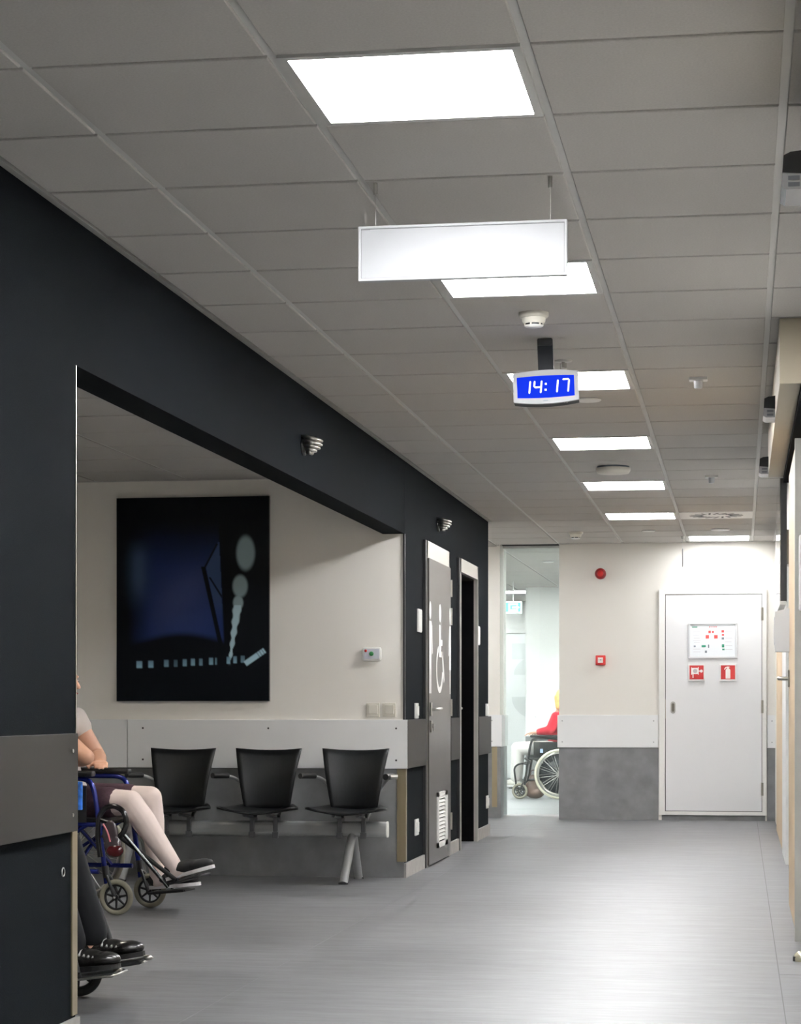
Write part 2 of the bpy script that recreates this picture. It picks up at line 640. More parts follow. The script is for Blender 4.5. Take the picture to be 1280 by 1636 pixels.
for k in range(-3, 38):
    y = ROW0 + 0.6 * k
    xa, xb = (XL, XR) if k < 21 else ((-2.89, XR) if k < 26 else (-2.89, -0.49))
    MB().box(xa, xb, y - 0.0105, y + 0.0105, CEIL + 0.0075, CEIL + 0.02).obj('cross_rail', TEE, ceil)
for j in range(0, 10):
    y = 13.09 - 0.6 * j
    if y < YA:
        MB().box(-4.65, XL - WT, y - 0.0105, y + 0.0105, ACEIL + 0.0075, ACEIL + 0.02).obj('cross_rail', TEE, ac)
MB().box(XL, XL + 0.022, -5, YE, CEIL - 0.003, CEIL + 0.02).obj('edge_trim', mat('trim_grey', (150, 150, 146), 0.5), ceil)
MB().box(-1.685, XR, YF - 0.02, YF, CEIL - 0.002, CEIL + 0.02).obj('edge_trim', TEE, ceil)
MB().box(XR - 0.02, XR, 11.95, YF, CEIL - 0.002, CEIL + 0.02).obj('edge_trim', TEE, ceil)
# alcove ceiling
for j in range(0, 9):
    y1 = 13.09 - 0.6 * j
    for i in range(5):
        x0 = -3.44 - 0.6 * i + 0.6 * 2
        if (i, j) == (3, 5):
            continue
        x1 = x0 + 0.6
        if x0 > XL - WT - 0.1:
            continue
        tile(ac, x0, min(x1, XL - WT), y1 - 0.6, min(y1, YA), ACEIL)
for i in range(5):
    x = -2.84 - 0.6 * i
    MB().box(x - 0.0115, x + 0.0115, 7.7, YA, ACEIL + 0.007, ACEIL + 0.02).obj('ceiling_rail', TEE, ac)
MB().box(-5.5, XL - WT, 4.0, 7.68, ACEIL + 0.001, ACEIL + 0.02).obj('ceiling_field', TILE, ac)
MB().box(-5.5, -4.65, 7.68, YA, ACEIL + 0.001, ACEIL + 0.02).obj('ceiling_field', TILE, ac)
MB().box(-5.5, XL - WT, YA - 0.02, YA, ACEIL - 0.003, ACEIL + 0.02).obj('edge_trim', TEE, ac)

# ------------------------------------------------------------------ lit ceiling panels
pm = {}


def ceiling_light(x0, y0, label, z=CEIL, m=None, group='square ceiling light panels'):
    t = empty('ceiling_light', (x0 + 0.3, y0 + 0.3, z))
    tag(t, label, 'ceiling light', group)
    if 'f' not in pm:
        q = MB()
        for a, b, c, d in ((-0.288, 0.288, -0.296, -0.272), (-0.288, 0.288, 0.272, 0.296), (-0.288, -0.266, -0.272, 0.272), (0.266, 0.288, -0.272, 0.272)):
            q.box(a, b, c, d, -0.003, 0.02)
        pm['f'] = q.mesh('frame')
        pm['f'].materials.append(TEE)
    m = m or PANELM
    if m.name not in pm:
        q = MB().add([(-0.266, -0.272, 0), (-0.266, 0.272, 0), (0.266, 0.272, 0), (0.266, -0.272, 0)], [(0, 1, 2, 3)])
        q.box(-0.266, 0.266, -0.272, 0.272, 0.0, 0.012)
        pm[m.name] = q.mesh('diffuser')
        pm[m.name].materials.append(m)
    link('frame', pm['f'], None, t)
    link('diffuser', pm[m.name], None, t)
    return t


LL = {0: 'nearest and largest lit ceiling panel, in front of the blank hanging sign',
      4: 'lit ceiling panel partly hidden behind the blank white hanging sign',
      8: 'lit ceiling panel partly hidden behind the blue digital clock',
      12: 'lit ceiling panel just past the digital clock, before the flat oval ceiling disc',
      16: 'lit ceiling panel just past the flat white disc on the ceiling',
      20: 'lit ceiling panel beside the white air grille',
      -4: 'lit ceiling panel overhead behind the photographer',
      -8: 'second lit ceiling panel behind the photographer, at the corridor start'}
for k, l in LL.items():
    ceiling_light(-1.09, ROW0 + 0.6 * k, l)
ceiling_light(-0.49, ROW0 + 0.6 * 24 - 0.02, 'lit ceiling panel touching the far wall above the white door', CEIL, PANELW)
ceiling_light(-4.04, 9.49 - 0.0, 'unseen dim fill panel added inside the waiting alcove, behind the dark wall', ACEIL, FILLD)  # out of view, added to lift the light in the alcove
ceiling_light(-3.49, 18.4, 'unseen fill panel added in the cross corridor to the left', CEIL - 0.004)  # out of view, added to light the pillar wall
ceiling_light(-1.0, 22.3, 'unseen fill panel added in the room behind the far wall', CEIL - 0.004, FILLF)  # this and the other far-room fill panels are unseen, added for brightness
ceiling_light(-3.7, 23.0, 'unseen fill panel added beyond the pillar, above the far room', CEIL - 0.004, FILLF)
ceiling_light(-1.0, 25.3, 'unseen fill panel added at the back of the room behind the far wall', CEIL - 0.004, FILLF)
ceiling_light(-1.0, 23.8, 'middle unseen fill panel added in the room behind the far wall', CEIL - 0.004, FILLF)
ceiling_light(-3.7, 21.4, 'unseen fill panel added right behind the pillar wall', CEIL - 0.004, FILLF)
ceiling_light(-3.7, 24.8, 'unseen fill panel added before the exit sign, left of the passage', CEIL - 0.004, FILLF)
ceiling_light(-4.6, 29.4, 'unseen fill panel added near the distant glazed door', CEIL - 0.004, FILLF)
ceiling_light(-3.35, 28.0, 'lit ceiling panel past the green exit sign', CEIL - 0.004)

# air grille
g = empty('air_grille', (-0.191, ROW0 + 12.3, CEIL))
tag(g, 'white swirl air grille set in the ceiling grid', 'air vent')
MB().box(-0.288, 0.288, -0.296, 0.296, -0.004, 0.012, 0.002).obj('plate', WHITE, g)
for i in range(20):
    a = 2 * PI * i / 20
    M = Matrix.Rotation(a, 4, 'Z') @ Matrix.Translation((0.16, 0, 0)) @ Matrix.Rotation(0.35, 4, 'Z')
    MB().box(-0.055, 0.055, -0.008, 0.008, -0.0055, -0.003, M=M).obj('slot', BLACK, g)

# ------------------------------------------------------------------ doors on the left wall
d1 = empty('door_1', (XL, 13.89, 0))
struct(d1, 'grey metal toilet door with white wheelchair pictogram', 'door')
DW = 1.12
q = MB()
q.box(-0.02, 0.020, 0.0, 0.035, 0, 2.16)
q.box(-0.02, 0.020, DW - 0.045, DW, 0, 2.16)
q.box(-0.02, 0.020, 0.0, DW, 2.05, 2.16)
q.obj('frame', FRAME, d1)
MB().box(-0.02, 0.018, -0.055, -0.001, 0, 2.16).obj('shadow_gap', BLACK, d1)  # black strip standing in for the shadow beside the frame
leaf = MB().box(0.0, 0.032, 0.008, DW - 0.052, 0.012, 2.043, 0.002).obj('leaf', DOORM, d1)


def decal(poly, t=0.0012, m=None, name='pictogram', parent=None, x=0.032):
    return MB().prism(poly, 0, t, lambda a, b, k: (x + k, a, b)).obj(name, m or DECAL, parent or leaf)


DECAL = mat('white_vinyl', (240, 240, 238), 0.5)


def arc(cx, cy, R0, R1, a0, a1, n=28):
    p = [(cx + R1 * math.cos(a0 + (a1 - a0) * i / n), cy + R1 * math.sin(a0 + (a1 - a0) * i / n)) for i in range(n + 1)]
    p += [(cx + R0 * math.cos(a1 + (a0 - a1) * i / n), cy + R0 * math.sin(a1 + (a0 - a1) * i / n)) for i in range(n + 1)]
    return p


def circ(cx, cy, r, n=24, ry=None):
    return [(cx + r * math.cos(2 * PI * i / n), cy + (ry or r) * math.sin(2 * PI * i / n)) for i in range(n)]


wc = 0.50   # centre of the wheelchair symbol along the leaf
decal(circ(wc + 0.02, 1.70, 0.052, ry=0.062))
decal([(wc - 0.03, 1.62), (wc + 0.045, 1.62), (wc + 0.05, 1.52), (wc + 0.13, 1.52), (wc + 0.13, 1.48), (wc + 0.06, 1.48), (wc + 0.06, 1.44), (wc + 0.14, 1.44), (wc + 0.14, 1.40), (wc - 0.02, 1.40)])
decal([(wc + 0.10, 1.44), (wc + 0.15, 1.44), (wc + 0.24, 1.245), (wc + 0.20, 1.225)])
decal(arc(wc + 0.0, 1.32, 0.125, 0.165, PI * 0.62, PI * 1.95))
# half figures cut by the leaf edges
decal(circ(0.055, 1.70, 0.045, ry=0.06))
decal([(0.012, 1.63), (0.10, 1.63), (0.14, 1.60), (0.165, 1.42), (0.135, 1.41), (0.115, 1.55), (0.105, 1.55), (0.10, 1.15), (0.055, 1.15), (0.05, 1.38), (0.04, 1.38), (0.035, 1.15), (0.012, 1.15)])
decal(circ(1.03, 1.70, 0.03, ry=0.06))
decal([(1.065, 1.63), (1.005, 1.63), (0.985, 1.60), (0.94, 1.42), (0.962, 1.415), (1.0, 1.54), (0.985, 1.32), (1.015, 1.32), (1.015, 1.15), (1.045, 1.15), (1.045, 1.32), (1.065, 1.32)])


def lever(parent, y, z, d=1, x=0.0):
    h = MB()
    h.box(x, x + 0.01, y - 0.018, y + 0.018, z - 0.045, z + 0.045, 0.004)
    h.tube([(x, y, z), (x + 0.055, y, z), (x + 0.055, y + d * 0.13, z + 0.004)], 0.010, 10, fillet=0.02)
    return h.obj('lever_handle', STEEL, parent)


lever(leaf, 0.075, 1.045, 1, 0.032)
MB().box(0.032, 0.042, 0.058, 0.092, 0.89, 0.97, 0.004).cyl((0.042, 0.075, 0.935), (0.055, 0.075, 0.935), 0.014).box(0.05, 0.056, 0.062, 0.088, 0.90, 0.925).obj('lock_plate', STEEL, leaf)
for z in (1.90, 1.70, 1.055, 0.25):
    h = MB().cyl((0.032, DW - 0.045, z - 0.06), (0.032, DW - 0.045, z + 0.06), 0.011)
    h.box(0.02, 0.035, DW - 0.045, DW + 0.015, z - 0.055, z + 0.04)
    h.obj('hinge', STEEL, d1)
v = MB()
vy0, vy1, vz0, vz1 = 0.36, 0.83, 0.105, 0.48
v.box(0.032, 0.044, vy0, vy1, vz0, vz0 + 0.035).box(0.032, 0.044, vy0, vy1, vz1 - 0.03, vz1)
v.box(0.032, 0.044, vy0, vy0 + 0.05, vz0, vz1).box(0.032, 0.044, vy1 - 0.12, vy1, vz0, vz1)
vent = v.obj('vent_grille', PLAST, leaf)
MB().box(0.032, 0.0335, vy0 + 0.05, vy1 - 0.12, vz0 + 0.035, vz1 - 0.03).obj('vent_backing', DARKGAP, vent)
for i in range(12):
    z = vz0 + 0.048 + i * 0.0257
    MB().add([(0.034, vy0 + 0.05, z + 0.018), (0.034, vy1 - 0.12, z + 0.018), (0.043, vy1 - 0.12, z), (0.043, vy0 + 0.05, z),
              (0.034, vy0 + 0.05, z + 0.014), (0.034, vy1 - 0.12, z + 0.014), (0.041, vy1 - 0.12, z - 0.002), (0.041, vy0 + 0.05, z - 0.002)],
             [(0, 1, 2, 3), (7, 6, 5, 4), (0, 4, 5, 1), (3, 2, 6, 7), (0, 3, 7, 4), (1, 5, 6, 2)]).obj('slat', PLAST, vent)

d2 = empty('door_2', (XL, D2A, 0))
struct(d2, 'open black recessed doorway with steel frame and lever handle', 'door')
DW2 = D2B - D2A
q = MB()
q.box(-0.012, 0.020, 0.0, 0.03, 0, 2.16).box(-0.012, 0.020, DW2 - 0.03, DW2, 0, 2.16).box(-0.012, 0.020, 0, DW2, 2.06, 2.16)
q.obj('frame', FRAME, d2)
MB().box(-0.012, 0.016, -0.055, -0.001, 0, 2.16).obj('shadow_gap', BLACK, d2)  # solid black strip drawn as the frame's shadow on the wall
q = MB()
q.box(-WT + 0.001, -0.012, 0.0, 0.02, 0, 2.07).box(-WT + 0.001, -0.012, DW2 - 0.03, DW2, 0, 2.07).box(-WT + 0.001, -0.012, 0, DW2, 2.05, 2.09)
q.obj('reveal', mat('reveal_black', (5, 5, 6), 0.9, spec=0.05), d2)
l2 = MB().box(-WT - 0.02, -WT + 0.022, 0.02, DW2 - 0.03, 0.005, 2.05).obj('leaf', BLACKG, d2)
lever(l2, 0.50, 1.045, 1, -WT + 0.022)

# small plates and switches on the dark wall
def plate(y0, y1, z0, z1, label, name='wall_switch', cat='switch', m=PLAST, t=0.018, rocker=True):
    o = empty(name, (XL, (y0 + y1) / 2, (z0 + z1) / 2))
    a, b = (y1 - y0) / 2, (z1 - z0) / 2
    MB().box(0, t * 0.6, -a, a, -b, b, 0.004).obj('plate', m, o)
    if rocker:
        MB().box(t * 0.5, t, -a * 0.62, a * 0.62, -b * 0.62, b * 0.62, 0.004).obj('rocker', m, o)
    else:
        MB().box(t * 0.5, t * 0.8, -a * 0.85, a * 0.85, -b * 0.9, b * 0.9, 0.002).obj('insert', m, o)
    return tag(o, label, cat)


plate(13.57, 13.72, 1.545, 1.695, 'white room plate beside the toilet door with pictogram', 'room_sign', 'sign', rocker=False)
plate(16.70, 16.85, 1.55, 1.70, 'white room plate beside the black recessed doorway', 'room_sign', 'sign', rocker=False)
plate(13.46, 13.58, 0.985, 1.085, 'white switch between the alcove corner and the toilet door')
plate(17.30, 17.43, 0.985, 1.085, 'white switch at the far end of the dark wall, above the guard')
plate(13.46, 13.59, 0.235, 0.34, 'low white socket between the alcove corner and toilet door', 'wall_socket', 'socket')
plate(17.33, 17.45, 0.225, 0.33, 'low white socket at the far end of the dark wall', 'wall_socket', 'socket')


def shell_lamp(y, z, label):
    o = empty('wall_lamp', (XL, y, z))
    prof = [(0.062, 0.0), (0.062, 0.012), (0.058, 0.03), (0.05, 0.045), (0.036, 0.06), (0.018, 0.07), (0.002, 0.074)]
    q = MB()
    q.lathe([(0.05, 0), (0.05, 0.012), (0.001, 0.013)], axis=(1, 0, 0))
    q.obj('base', BLACKG, o)
    for i, (dz, r) in enumerate(((0.03, 0.058), (0.012, 0.056), (-0.006, 0.047), (-0.022, 0.034), (-0.036, 0.02))):
        MB().lathe([(r * 0.75, -0.009), (r, -0.004), (r, 0.004), (r * 0.8, 0.009)], c=(0.03 + 0.012 * (r / 0.058), 0, dz), axis=(0.25, 0, 1), n=24).obj('louvre_ring', STEEL, o)
    return tag(o, label, 'wall lamp', 'small chrome shell lamps on the dark wall')


shell_lamp(9.94, 2.309, 'chrome ribbed shell lamp on the dark beam above the alcove opening')
shell_lamp(14.52, 2.317, 'chrome ribbed shell lamp above the toilet door')

# ------------------------------------------------------------------ painting
PW, PH = 0.987, 1.283
pt = empty('painting', (-3.405, YA, 1.739))
tag(pt, 'large dark blue and black picture with pale blurred blobs in alcove', 'picture')
MB().box(-PW / 2, PW / 2, -0.034, -0.001, -PH / 2, PH / 2).obj('panel', BLACKG, pt)


def sst(e0, e1, x):
    t = max(0, min(1, (x - e0) / (e1 - e0)))
    return t * t * (3 - 2 * t)


def pic(px, py):
    """print of the picture; px, py run over 538 x 722 units"""
    c = [0.0035, 0.0042, 0.0052]

    def mixc(col, a):
        for i in range(3):
            c[i] = c[i] * (1 - a) + col[i] * a
    edge = 358 + 22 * (py / 465)
    a = sst(30, 150, px) * (1 - sst(edge - 6, edge + 2, px)) * sst(70, 300, py) * (1 - sst(488, 520, py + 22 * math.cos((px - 230) / 80)))
    wob = 0.5 + 0.5 * math.sin(px * 0.021 + py * 0.013) * math.sin(py * 0.017 + 1)
    mixc((0.012, 0.022, 0.075), a * 0.95)
    d = math.exp(-(((px - 255) * 0.8 + (py - 330) * 0.5) / 90) ** 2 - (((py - 360) * 0.8 - (px - 255) * 0.5) / 130) ** 2)
    mixc((0.045, 0.055, 0.12), a * d * 0.7 * (0.6 + 0.4 * wob))
    d = math.exp(-((px - 78) / 34) ** 2) * sst(130, 230, py) * (1 - sst(280, 420, py))
    mixc((0.05, 0.08, 0.13), d * 0.55)
    # pale triangle and the dark post with its stay
    if py > 150 and py < 465 and px < edge - 2:
        lx = 318 + (py - 250) * 0.21
        if 160 < py < 460:
            bx = 357 - (py - 165) * 0.52 if py < 250 else lx
            if px > bx:
                mixc((0.03, 0.05, 0.1), 0.9 * (1 - sst(330, 440, py)))
        if 165 < py < 252:
            t = abs(px - (357 - (py - 165) * 0.52))
            mixc((0.003, 0.004, 0.006), 1 - sst(2.5, 5, t))
        if py > 285:
            mixc((0.004, 0.006, 0.012), 1 - sst(2, 5, abs(px - (330 + (py - 285) * 0.62))))
        mixc((0.025, 0.04, 0.09), 0)
    if py > 246:
        t = abs(px - (308 + (py - 250) * 0.222))
        if py < 560:
            mixc((0.003, 0.004, 0.005), 1 - sst(6, 9.5, t))
    # pale blobs
    for cx, cy, rx, ry, s in ((456, 200, 34, 64, 1), (437, 317, 28, 42, 0.95), (430, 375, 19, 27, 1), (424, 420, 13, 28, 1)):
        r = math.hypot((px - cx) / rx, (py - cy) / ry)
        mixc((0.19, 0.245, 0.235), s * (1 - sst(0.72, 1.12, r)))
    if 385 < py < 600:
        t = (py - 385) / 190
        cx = 428 - 26 * t
        wd = 11 * (1 - t) + 4 + 2.2 * math.sin(py * 0.16)
        mixc((0.3, 0.4, 0.4), (1 - sst(wd * 0.7, wd * 1.15, abs(px - cx))) * (1 - sst(560, 600, py)))
    # row of pale little windows
    for cx, wd, y0, b in ((81, 20, 580, 1), (122, 18, 579, .9), (177, 16, 576, .7), (210, 13, 576, .35), (242, 14, 574, .8), (271, 14, 572, .9), (299, 12, 572, .6), (335, 14, 569, .9), (352, 6, 569, .6), (396, 12, 566, .9), (419, 12, 564, .8), (446, 14, 562, .5)):
        if abs(px - cx) < wd / 2 + 2 and y0 - 2 < py < y0 + 27:
            k = (1 - sst(wd / 2 - 2, wd / 2 + 2, abs(px - cx))) * sst(y0 - 2, y0 + 2, py) * (1 - sst(y0 + 22, y0 + 27, py))
            f = 0.55 + 0.45 * (py - y0) / 26
            mixc((0.2 * f, 0.33 * f, 0.38 * f), k * b)
    u = (px - 453) * 0.82 - (py - 592) * 0.57
    vv = (px - 453) * 0.57 + (py - 592) * 0.82
    if 0 < u < 88 and abs(vv) < 13:
        st = 0.6 if (u > 50 and int(u / 5) % 2) else 1
        mixc((0.3 * st, 0.43 * st, 0.45 * st), (1 - sst(8, 11, abs(vv))) * sst(0, 4, u) * (1 - sst(82, 88, u)))
    return (c[0] * 1.25, c[1] * 1.3, c[2] * 1.45, 1)


NX, NZ = 200, 268
vs = []
for j in range(NZ + 1):
    for i in range(NX + 1):
        vs.append((-PW / 2 + PW * i / NX, -0.0345, PH / 2 - PH * j / NZ))
fs = [(j * (NX + 1) + i, (j + 1) * (NX + 1) + i, (j + 1) * (NX + 1) + i + 1, j * (NX + 1) + i + 1) for j in range(NZ) for i in range(NX)]
me = bpy.data.meshes.new('print')
me.from_pydata(vs, [], fs)
ca = me.color_attributes.new('print', 'FLOAT_COLOR', 'POINT')
ca.data.foreach_set('color', [x for j in range(NZ + 1) for i in range(NX + 1) for x in pic(538 * i / NX, 722 * j / NZ)])
PM = bpy.data.materials.new('picture_print')
PM.use_nodes = True
b = PM.node_tree.nodes['Principled BSDF']
at = PM.node_tree.nodes.new('ShaderNodeVertexColor')
at.layer_name = 'print'
PM.node_tree.links.new(at.outputs[0], b.inputs['Base Color'])
setp(b, Roughness=0.35)
b.inputs['Specular IOR Level'].default_value = 0.06
link('print', me, PM, pt)

# ------------------------------------------------------------------ alcove wall fittings
o = empty('call_panel', (-2.262, YA, 1.389))
tag(o, 'white nurse call panel with red and green buttons on alcove wall', 'call panel')
MB().box(-0.06, 0.06, -0.03, 0, -0.043, 0.043, 0.016).obj('case', PLAST, o)
MB().box(-0.045, 0.05, -0.0315, -0.029, -0.03, 0.032, 0.001).obj('face_plate', mat('pale_lilac', (200, 202, 212), 0.4), o)
MB().ball((-0.036, -0.031, 0.02), 0.009).obj('red_button', RED, o)
MB().lathe([(0.014, 0), (0.014, 0.006), (0.009, 0.01), (0.001, 0.011)], c=(0.0, -0.031, 0.002), axis=(0, -1, 0)).obj('green_button', mat('button_green', (40, 110, 60), 0.4), o)
for x, l in ((-2.256, 'white light switch left of its twin above the alcove guard band'), (-2.154, 'white light switch nearest the alcove corner above the guard band')):
    o = empty('wall_switch', (x, YA, 1.042))
    tag(o, l, 'switch', 'paired white switches on the alcove wall')
    MB().box(-0.042, 0.042, -0.014, 0, -0.044, 0.044, 0.004).obj('plate', PLASTC, o)
    MB().box(-0.027, 0.03, -0.022, -0.012, -0.026, 0.032, 0.004).obj('rocker', PLASTC, o)

# ------------------------------------------------------------------ waiting bench
bench = empty('waiting_bench', (-2.85, 12.72, 0))
tag(bench, 'three-seat black waiting bench on a silver beam in the alcove', 'bench')
BZ = 0.318
q = MB()
prof = []
for i in range(20):
    a = 2 * PI * i / 20
    ca_, sa_ = math.cos(a), math.sin(a)
    prof.append((0.036 * math.copysign(abs(ca_) ** 0.6, ca_), 0.047 * math.copysign(abs(sa_) ** 0.6, sa_)))
q.prism(prof, -1.05, 0.735, lambda a, b, t: (t, a, BZ + b))
q.obj('beam', ALU, bench)
MB().prism([(a * 1.04, b * 1.04) for a, b in prof], 0.735, 0.742, lambda a, b, t: (t, a, BZ + b)).obj('end_cap', PLAST, bench)
for x in (0.525, -0.85):
    for s in (-1, 1):
        MB().tube([(x, 0.0 + s * 0.01, BZ - 0.03), (x - 0.02 * (s < 0), s * 0.205, 0.004)], 0.026, 14).obj('leg', ALU, bench)
        MB().cyl((x - 0.02 * (s < 0), s * 0.205, 0), (x - 0.02 * (s < 0), s * 0.207, 0.008), 0.03).obj('foot', BLACK, bench)


def back_shell():
    """tapered, gently curved plywood backrest"""
    n, m = 12, 10
    fr, bk = [], []
    for j in range(m + 1):
        t = j / m
        hw = 0.140 + (0.208 - 0.140) * t
        z = 0.425 + 0.382 * t
        for i in range(n + 1):
            s = 2 * i / n - 1
            y = 0.085 + 0.05 * t - 0.035 * (s * s) - 0.03 * math.sin(PI * t)
            zz = z - 0.012 * (1 - s * s) * t
            fr.append((hw * s, y, zz))
            bk.append((hw * s, y + 0.012, zz))
    q = MB()
    vs = fr + bk
    N = len(fr)
    fs = []
    for j in range(m):
        for i in range(n):
            a = j * (n + 1) + i
            fs.append((a, a + 1, a + n + 2, a + n + 1))
            fs.append((N + a, N + a + n + 1, N + a + n + 2, N + a + 1))
    rim = [i for i in range(n + 1)] + [j * (n + 1) + n for j in range(1, m + 1)] + [m * (n + 1) + i for i in range(n - 1, -1, -1)] + [j * (n + 1) for j in range(m - 1, 0, -1)]
    for k in range(len(rim)):
        a, b = rim[k], rim[(k + 1) % len(rim)]
        fs.append((b, a, N + a, N + b))
    q.add(vs, fs, True)
    return q.mesh('backrest')


def seat_shell():
    n, m = 14, 8
    tp, bt = [], []
    for j in range(m + 1):
        t = j / m
        y = 0.11 - 0.42 * t
        hw = 0.150 + (0.243 - 0.150) * min(1, t * 1.5) ** 0.8
        if t > 0.85:
            hw -= 0.03 * ((t - 0.85) / 0.15) ** 2
        for i in range(n + 1):
            s = 2 * i / n - 1
            z = 0.438 + 0.026 * abs(s) ** 2.2 - 0.012 * max(0, t - 0.75) * 4 * (1 - abs(s)) - 0.01 * math.sin(PI * t)
            tp.append((hw * s, y, z))
            bt.append((hw * s, y, z - 0.012))
    q = MB()
    N = len(tp)
    fs = []
    for j in range(m):
        for i in range(n):
            a = j * (n + 1) + i
            fs.append((a, a + n + 1, a + n + 2, a + 1))
            fs.append((N + a, N + a + 1, N + a + n + 2, N + a + n + 1))
    rim = [i for i in range(n + 1)] + [j * (n + 1) + n for j in range(1, m + 1)] + [m * (n + 1) + i for i in range(n - 1, -1, -1)] + [j * (n + 1) for j in range(m - 1, 0, -1)]
    for k in range(len(rim)):
        a, b = rim[k], rim[(k + 1) % len(rim)]
        fs.append((a, b, N + b, N + a))
    q.add(tp + bt, fs, True)
    return q.mesh('seat')


bm_, sm_ = back_shell(), seat_shell()
for m_ in (bm_, sm_):
    m_.materials.append(SEATM)
qb = MB()
qb.tube([(0, -0.25, 0.412), (0, -0.04, 0.392), (0, -0.04, 0.37), (0, 0.05, 0.37), (0, 0.05, 0.392), (0, 0.13, 0.43)], 0.011, 8)
qb.box(-0.014, 0.014, -0.048, 0.05, 0.30, 0.385, 0.004)
qb.box(-0.018, 0.018, -0.052, -0.03, 0.262, 0.30, 0.003)
brm = qb.mesh('bracket')
brm.materials.append(mat('dark_bracket', (92, 94, 96), 0.4, metal=0.3))
for cx in (-3.412, -2.870, -2.3255):
    x = cx + 2.85
    link('backrest', bm_, None, bench).location = (x, 0, 0)
    link('seat', sm_, None, bench).location = (x, 0, 0)
    for s in (-0.073, 0.073):
        link('bracket', brm, None, bench).location = (x + s, 0, 0)
for cx, sd_ in ((-3.412, -1), (-2.870, -1), (-2.3255, -1), (-2.3255, 1)):
    x = cx + 2.85
    ar = MB().tube([(x + sd_ * 0.07, 0.06, BZ + 0.04), (x + sd_ * 0.10, 0.135, 0.47), (x + sd_ * 0.165, 0.125, 0.58), (x + sd_ * 0.205, 0.06, 0.625), (x + sd_ * 0.245, -0.01, 0.640)], 0.010, 10, fillet=0.06).obj('armrest', ALU, bench)
    if sd_ < 0:
        MB().cyl((x - 0.235, 0.0, 0.640), (x - 0.30, -0.12, 0.643), 0.017).obj('arm_pad', BLACK, ar)
    else:
        MB().cyl((x + 0.222, -0.12, 0.640), (x + 0.24, 0.02, 0.640), 0.019).obj('arm_pad', BLACK, ar)
        MB().cyl((x + 0.24, -0.06, 0.640), (x + 0.285, -0.05, 0.640), 0.014).obj('arm_end', STEEL, ar)

# ------------------------------------------------------------------ far wall: door, signs, alarms
d3 = empty('door_3', (-0.255, YF, 0.05))
struct(d3, 'white cupboard door with fire equipment signs on the far wall', 'door')
q = MB()
q.box(-0.496, -0.438, -0.03, 0, 0, 2.105, 0.003).box(0.455, 0.496, -0.03, 0, 0, 2.105, 0.003)
q.box(-0.438, 0.455, -0.03, 0, 2.057, 2.105, 0.003).box(-0.438, 0.455, -0.03, 0, 0, 0.034, 0.003)
q.obj('frame', mat('door_frame_white', (232, 231, 227), 0.4), d3)
MB().box(-0.438, 0.455, -0.004, 0, 0.03, 2.06).obj('shadow_gap', DARKGAP, d3)
lf = MB().box(-0.433, 0.451, -0.025, -0.004, 0.039, 2.051, 0.002).obj('leaf', mat('door_white', (228, 228, 229), 0.4), d3)
hq = MB().prism([(x * 1.0 - 0.365, z + 1.0) for x, z in arc(0, 0, 0, 0.023, 0, PI) if True], -0.025, -0.029, lambda a, b, t: (a, t, b)) if False else MB()
pts = [(-0.365 + 0.023 * math.cos(a), 1.035 + 0.023 * math.sin(a)) for a in [PI * i / 12 for i in range(13)]] + [(-0.365 + 0.023 * math.cos(a), 0.97 + 0.023 * math.sin(a)) for a in [PI + PI * i / 12 for i in range(13)]]
hq.prism(pts, -0.025, -0.030, lambda a, b, t: (a, t, b))
hb = hq.obj('flush_handle', STEEL, lf)
pts2 = [((x + 0.365) * 0.55 - 0.365, (z - 1.0025) * 0.72 + 1.0025) for x, z in pts]
MB().prism(pts2, -0.030, -0.031, lambda a, b, t: (a, t, b)).obj('recess', mat('bronze_dark', (88, 84, 74), 0.4), hb)
for z in (1.87, 1.01, 0.245):
    MB().cyl((0.455, -0.034, z - 0.06), (0.455, -0.034, z + 0.06), 0.010).box(0.445, 0.466, -0.035, -0.024, z - 0.06, z + 0.06).obj('hinge', mat('hinge_nickel', (150, 146, 136), 0.4, metal=0.6), d3)
MB().box(-0.437, -0.433, -0.026, -0.01, 0.9, 1.08).obj('lock_strip', BRONZE, d3)

pl = empty('evacuation_plan', (-0.254, YF - 0.025, 1.676))
tag(pl, 'framed evacuation plan hung on the white far door', 'notice')
q = MB()
q.box(-0.226, 0.226, -0.018, 0, 0.148, 0.168, 0.004).box(-0.226, 0.226, -0.018, 0, -0.168, -0.148, 0.004)
q.box(-0.226, -0.206, -0.018, 0, -0.15, 0.15, 0.004).box(0.206, 0.226, -0.018, 0, -0.15, 0.15, 0.004)
q.obj('frame', mat('aluminium_frame', (214, 216, 218), 0.35, metal=0.3), pl)
MB().box(-0.208, 0.208, -0.008, -0.001, -0.15, 0.15).obj('sheet', mat('paper', (232, 236, 240), 0.35), pl)
GM = mat('print_grey', (196, 190, 196), 0.6)
RM = mat('print_red', (214, 84, 80), 0.6)
GN = mat('print_green', (40, 140, 110), 0.6)
DK = mat('print_dark', (120, 130, 140), 0.6)


def mark(x, z, wd, ht):
    # x, z in units of the sheet: 1280 px crop coordinates
    X = (x - 631) / 498 * 0.45
    Z = -(z - 600) / 370 * 0.33
    a, b = wd / 498 * 0.45 / 2, ht / 370 * 0.33 / 2
    return (X - a, X + a, -0.0088, -0.0078, Z - b, Z + b)


